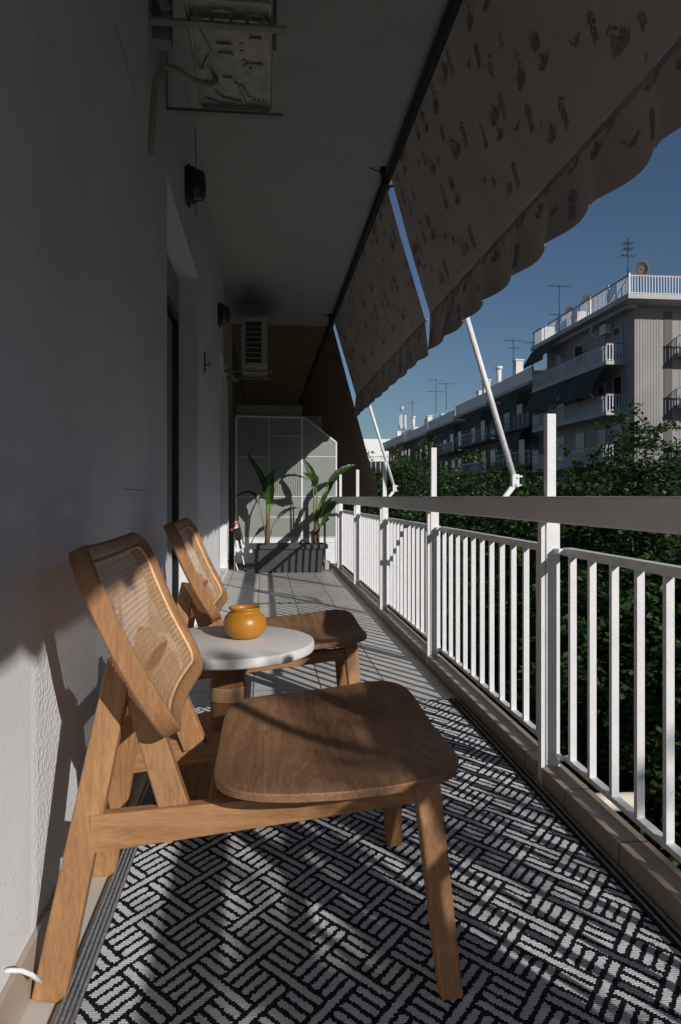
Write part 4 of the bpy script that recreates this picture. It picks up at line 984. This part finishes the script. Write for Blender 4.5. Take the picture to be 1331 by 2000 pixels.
# white office building closing the street
t = thing('office_building', 'white office building with ribbon window closing the far end of the street', 'building')
one(lambda b: b.box(6, 29, 146, 160, GZ, 9.2), 'wall', M['plaster3'], t)
one(lambda b: b.box(5.8, 29.2, 145.8, 160, 9.2, 12.8), 'roof', mat('white_roof_band', (.78,.78,.78), .7), t)
w_ = MB(); w_.box(7, 28, 145.9, 146.02, 4.6, 8.2); wo = w_.build('window', M['window'], t)
m_ = MB()
for k in range(22): m_.box(7+k*.98, 7.12+k*.98, 145.8, 145.9, 4.6, 8.2)
m_.build('mullion', M['farwhite'], wo); shift(t, (17, 146, GZ))

# radio mast
t = thing('radio_mast', 'lattice radio mast with white antenna panels above the distant roofs', 'mast', (25.6, 132, 9.0)); b = MB()
for s in ((-1,-1),(1,-1),(1,1),(-1,1)): b.tube([(s[0]*1.1,s[1]*1.1,-4),(s[0]*.35,s[1]*.35,5.0)], .07, 6)
for k in range(6):
    z = -3+k*1.5; w1 = 1.1-.75*(z+4)/9; w2 = 1.1-.75*(z+5.5)/9
    b.tube([(-w1,-w1,z),(w2,-w2,z+1.5)], .045, 5); b.tube([(w1,-w1,z),(-w2,-w2,z+1.5)], .045, 5); b.tube([(-w1,w1,z),(w2,w2,z+1.5)], .045, 5)
b.tube([(0,0,4),(0,0,8.4)], .07, 6); b.build('lattice', M['galv'], t)
b = MB()
for a in (0, 2.1, 4.2): b.box(.6*math.cos(a)-.2, .6*math.cos(a)+.2, .6*math.sin(a)-.15, .6*math.sin(a)+.15, 4.6, 7.2)
b.lathe((0,0,0), [(0,8.0),(.3,8.0),(.3,8.8),(0,8.8)], 12); b.build('antenna_panel', M['farwhite'], t)

# rooftop antennas and dishes
def antenna(label, base, h, arms, double=False):
    t = thing('tv_antenna', label, 'antenna', base, 'rooftop television antennas')
    one(lambda b: b.tube([(0,0,0),(0,0,h)], .035, 6), 'mast', M['dish'], t)
    b = MB()
    for z, l, n in arms:
        b.tube([(-l/2,0,z),(l/2,0,z)], .022, 5)
        for k in range(n): x = -l/2+l*k/(n-1); b.tube([(x,-.32,z),(x,.32,z)], .014, 4)
    b.build('aerial', M['dish'], t)
def dish(label, base, r=.55):
    t = thing('satellite_dish', label, 'satellite dish', base, 'satellite dishes on the corner block roof')
    one(lambda b: b.tube([(0,0,0),(0,0,1.1)], .04, 6), 'pole', M['dish'], t)
    b = MB(); b.lathe((0,0,0), [(0,.0),(r*.4,.02),(r*.75,.08),(r,.16)], 28); b.v = [(v[0]*.8 + .3, -v[2], 1.25+v[1]) for v in b.v]; b.v = [(v[0]-.3, v[1]-.1, v[2]) for v in b.v]
    o = b.build('reflector', M['dish'], t); so_ = o.modifiers.new('s','SOLIDIFY'); so_.thickness = .03
    one(lambda b: b.tube([(0,-.1,.8),(.05,-.75,1.2)], .02, 5), 'feed_arm', M['dish'], t)
def roofpt(px, py, X): # stands at distance X across the street
    a = (px-665.5)/1400; d = X/(a*CY+SY); return Vector((X, d*(CY-a*SY), EYE+(970-py)/1400*d))
antenna('tallest antenna with stacked grid aerials, at the roof corner of the corner block', roofpt(1227,575,20.6), 3.2, [(2.6,.5,5),(2.9,.5,5),(2.2,.8,4)])
antenna('antenna with one long aerial at the left end of the corner block roof', roofpt(1093,640,20.5), 3.0, [(2.9,1.5,6),(.9,1.3,5)])
dish('largest satellite dish, behind the middle of the roof railing', roofpt(1147,622,20.7)-Vector((0,0,.3)), .60)
dish('small satellite dish at the left end of the roof railing', roofpt(1111,640,20.7)-Vector((0,0,.3)), .48)
dish('satellite dish behind the corner of the roof railing', roofpt(1251,560,21.2)-Vector((0,0,.3)), .50)
antenna('antenna above the block next to the corner block, with small aerials', roofpt(1003,740,20.8), 3.4, [(3.2,1.6,5),(2.6,.8,4)])
antenna('antenna just left of the corner block', roofpt(1041,732,20.8), 2.6, [(2.5,1.2,4)])
antenna('thin antenna above the distant chimneys, left of the white arm', roofpt(852,806,21.0), 4.2, [(4.0,1.6,5),(2.6,2.2,6)])
antenna('second thin antenna above the distant chimneys', roofpt(872,800,21.0), 3.2, [(3.0,1.8,5)])
antenna('far thin antenna near the radio mast', roofpt(806,842,21.0), 4.5, [(4.0,1.4,4)])
for i, (px, py, h) in enumerate(((975, 765, 2.0), (808, 842, 1.8))):
    q = roofpt(px, py, 20.9); o = one(lambda b: (b.tube([(0,0,0),(0,0,h)], .22, 10), b.tube([(0,0,h),(0,0,h+.25)], .32, 10)), 'vent_stack', M['plaster3']); o.location = q
    tag(o, ['white round vent stack on the roof right of the long white arm', 'pale vent stack with dark cap near the radio mast'][i], 'vent stack', 'vent stacks on the roofs')
